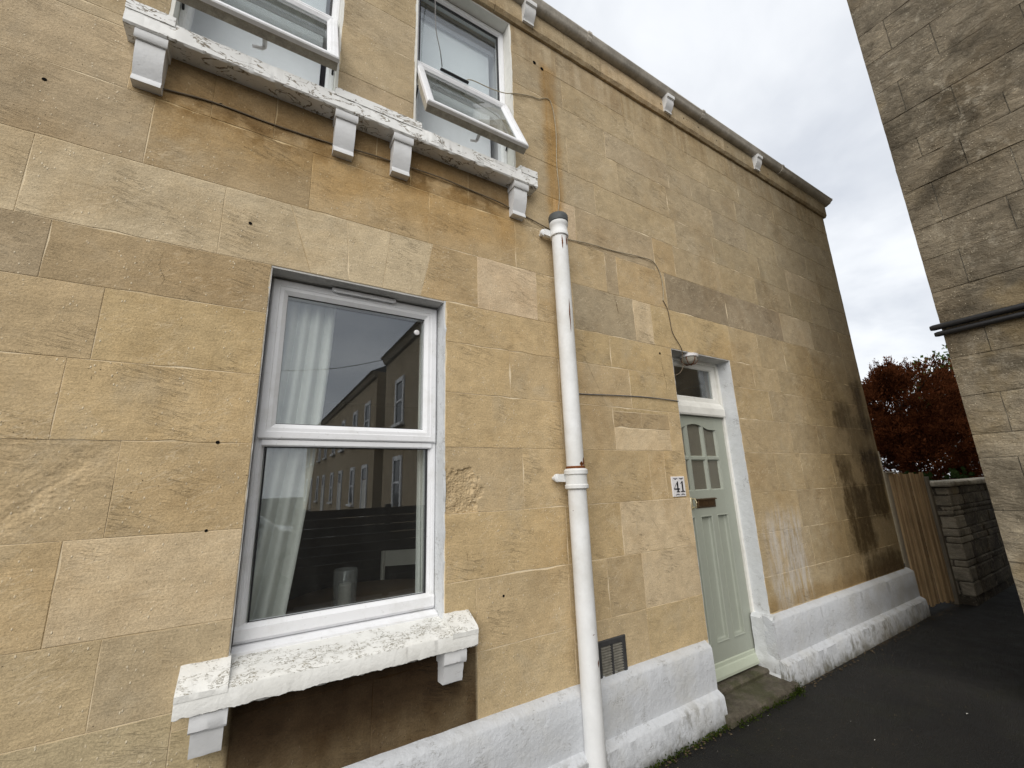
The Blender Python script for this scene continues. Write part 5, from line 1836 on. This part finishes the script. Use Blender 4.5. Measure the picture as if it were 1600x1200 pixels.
def tree(name, base, h, rx, rz, zc, ntuft, size, mat, label, rg, trunk_r=0.14, dense=9, spread=0.6, cat='tree', up=0.5, flat=0.5, leaders=0):
    t = thing(name, base, label, cat)
    b = Vector(base)
    tm_ = MB()
    tm_.tube([b, b + Vector((0.05, 0.03, zc * 0.5)), b + Vector((0.0, 0.08, zc)), b + Vector((0.03, 0.02, h * 0.92))], [trunk_r, trunk_r * 0.8, trunk_r * 0.55, 0.02], 9)
    for k in range(9):
        a = rg.uniform(0, 6.28)
        z = rg.uniform(0.25, 0.8) * h
        e = Vector((math.cos(a), math.sin(a), 0.45)) * rx * 0.75
        tm_.tube([b + Vector((0, 0.03, z)), b + Vector((0, 0, z)) + e * 0.5, b + Vector((0, 0, z + 0.1)) + e], [trunk_r * 0.35, trunk_r * 0.2, 0.008], 6)
    tm_.build('trunk', 'bark', t, smooth=True)
    m = MB()
    lobes = []
    for k in range(64):
        a = k * 2.39996 + rg.uniform(-0.3, 0.3)
        ph = math.asin(max(-1, min(1, (1 - 2 * ((k % 48) + 0.5) / 48) + rg.uniform(-0.05, 0.05))))
        hc = math.cos(ph) if ph > 0 else max(math.cos(ph), 0.86)
        d = Vector((math.cos(a) * hc, math.sin(a) * hc, math.sin(ph)))
        k_ = rg.uniform(0.68, 0.98) if k < 48 else rg.uniform(0.1, 0.6)
        lobes.append((Vector((d.x * rx * k_, d.y * rx * k_, zc + d.z * rz * k_)), rx * rg.uniform(0.20, 0.36)))
    for i in range(ntuft):
        lc, lr = lobes[i % len(lobes)]
        d = Vector((rg.gauss(0, 1), rg.gauss(0, 1), rg.gauss(0, 1))).normalized()
        r = lr * rg.uniform(0.55, 1.08)
        p = b + lc + d * r
        out = (d + (lc - Vector((0, 0, zc))).normalized() * 0.8 + Vector((0, 0, up))).normalized()
        blades(m, p, out, dense, size, spread, rg, flat)
    for k in range(leaders):          # feathery leading shoots
        a = rg.uniform(0, 6.28)
        r = rx * rg.uniform(0, 0.6)
        q = b + Vector((r * math.cos(a), r * math.sin(a), zc + rz * math.sqrt(max(0, 1 - (r / rx) ** 2)) * 0.92))
        ll = rg.uniform(0.25, 0.6)
        for j in range(26):
            f = j / 26
            blades(m, q + Vector((rg.gauss(0, 0.07) * (1 - f), rg.gauss(0, 0.07) * (1 - f), f * ll)), Vector((0, 0, 1)), 6, size * (1.1 - 0.5 * f), 0.5, rg, flat)
    m.build('crown', mat, t, recalc=False)
    return t


tree('russet_conifer', (13.1, 1.42, 0.0), 4.2, 1.55, 2.0, 2.05, 18000, 0.075, 'leaf_red', 'dense russet brown conifer rising behind the board fence', random.Random(3), 0.16, 8, 0.45, up=0.9, flat=0.35, leaders=16)
tree('green_tree', (20.5, 1.0, 0.0), 6.0, 2.1, 2.2, 3.8, 2200, 0.11, 'leaf_green', 'airy green tree behind the russet conifer', random.Random(11), 0.13, 6, 0.9, flat=0.8)
fsb = tree('flowering_shrub', (18.0, 0.35, 0.0), 3.6, 0.9, 1.5, 2.4, 420, 0.11, 'leaf_green', 'green shrub with yellow flowers at the far end of the garden wall', random.Random(12), 0.06, 7, 0.9, cat='shrub', flat=0.8)
rg = random.Random(13)
pm_ = MB()
for k in range(26):
    a = rg.uniform(0, 6.28)
    c = Vector((18.0 + 0.85 * math.cos(a), 0.35 + 0.85 * math.sin(a), rg.uniform(2.2, 3.6)))
    blades(pm_, c, Vector((0, 0, 1)), 7, 0.09, 1.2, rg, 1.0)
pm_.build('flower', 'petal', fsb, recalc=False)
# dark ivy behind the gap in the fence
iv = MB()
for k in range(160):
    blades(iv, Vector((8.1 + rg.uniform(0, 3.5), 0.12 + rg.uniform(0, 0.35), rg.uniform(0.2, 1.62))), Vector((0, -1, 0.3)), 6, 0.07, 0.9, rg, 0.9)
tag(iv.build('ivy', 'leaf_dark', None, recalc=False), 'dark ivy growing behind the low garden wall', 'ivy', kind='stuff')

# ---- litter along the foot of the wall, moss, scraps
lt = MB()
rg = random.Random(21)
for k in range(520):
    x = rg.uniform(1.9, 7.9)
    if 2.9 < x < 3.78:
        continue
    y = -0.118 - abs(rg.gauss(0, 0.035)) - (0.03 if x > 6.9 else 0)
    s = rg.uniform(0.004, 0.013)
    a = rg.uniform(0, 6.28)
    z = 0.004 + rg.uniform(0, 0.008)
    lt.add([(x + s * math.cos(a + q), y + s * 0.7 * math.sin(a + q), z + rg.uniform(0, 0.006)) for q in (0, 1.5, 3.1, 4.6)], [(0, 1, 2, 3)])
for k in range(1500):
    x, y = rg.uniform(2.0, 8.0), -0.15 - abs(rg.gauss(0, 0.75))
    s = rg.uniform(0.0012, 0.0045)
    a = rg.uniform(0, 6.28)
    lt.add([(x + s * math.cos(a + q), y + s * 0.7 * math.sin(a + q), 0.004 + rg.uniform(0, 0.004)) for q in (0, 1.5, 3.1, 4.6)], [(0, 1, 2, 3)])
tag(lt.build('leaf_litter', 'litter', None, recalc=False), 'dead leaf litter and grit along the foot of the plinth', 'litter', kind='stuff')
sc = MB()
for (x, y, s) in ((4.35, -0.95, 0.016), (3.55, -1.12, 0.013), (3.5, -0.72, 0.008), (3.25, -0.20, 0.008), (3.02, -0.19, 0.006), (3.62, -0.55, 0.006), (5.1, -0.5, 0.006), (2.6, -0.24, 0.007)):
    a = rg.uniform(0, 6.28)
    sc.add([(x + s * math.cos(a + q), y + s * 0.35 * math.sin(a + q), 0.006 + rg.uniform(0, 0.006)) for q in (0, 1.4, 3.0, 4.6)], [(0, 1, 2, 3)])
tag(sc.build('paper_scrap', 'scrap', None, recalc=False), 'scattered pale scraps on the dark asphalt', 'litter', kind='stuff')
ms = MB()
for k in range(900):
    if k < 420:
        x, y = rg.uniform(1.9, 2.93), -0.118 - abs(rg.gauss(0, 0.014))
        z = rg.uniform(0.0, 0.02)
    elif k < 700:
        x, y = rg.gauss(3.76, 0.035), rg.gauss(-0.14, 0.025)
        z = rg.uniform(0.0, 0.055)
    else:
        x, y = rg.uniform(2.95, 3.8), -0.162 - abs(rg.gauss(0, 0.01))
        z = rg.uniform(0.0, 0.03)
    blades(ms, Vector((x, y, z)), Vector((0, -0.3, 1)), 2, 0.012, 0.7, rg, 0.8)
tag(ms.build('moss', 'moss', None, recalc=False), 'green moss along the door step and plinth edge', 'moss', kind='stuff')
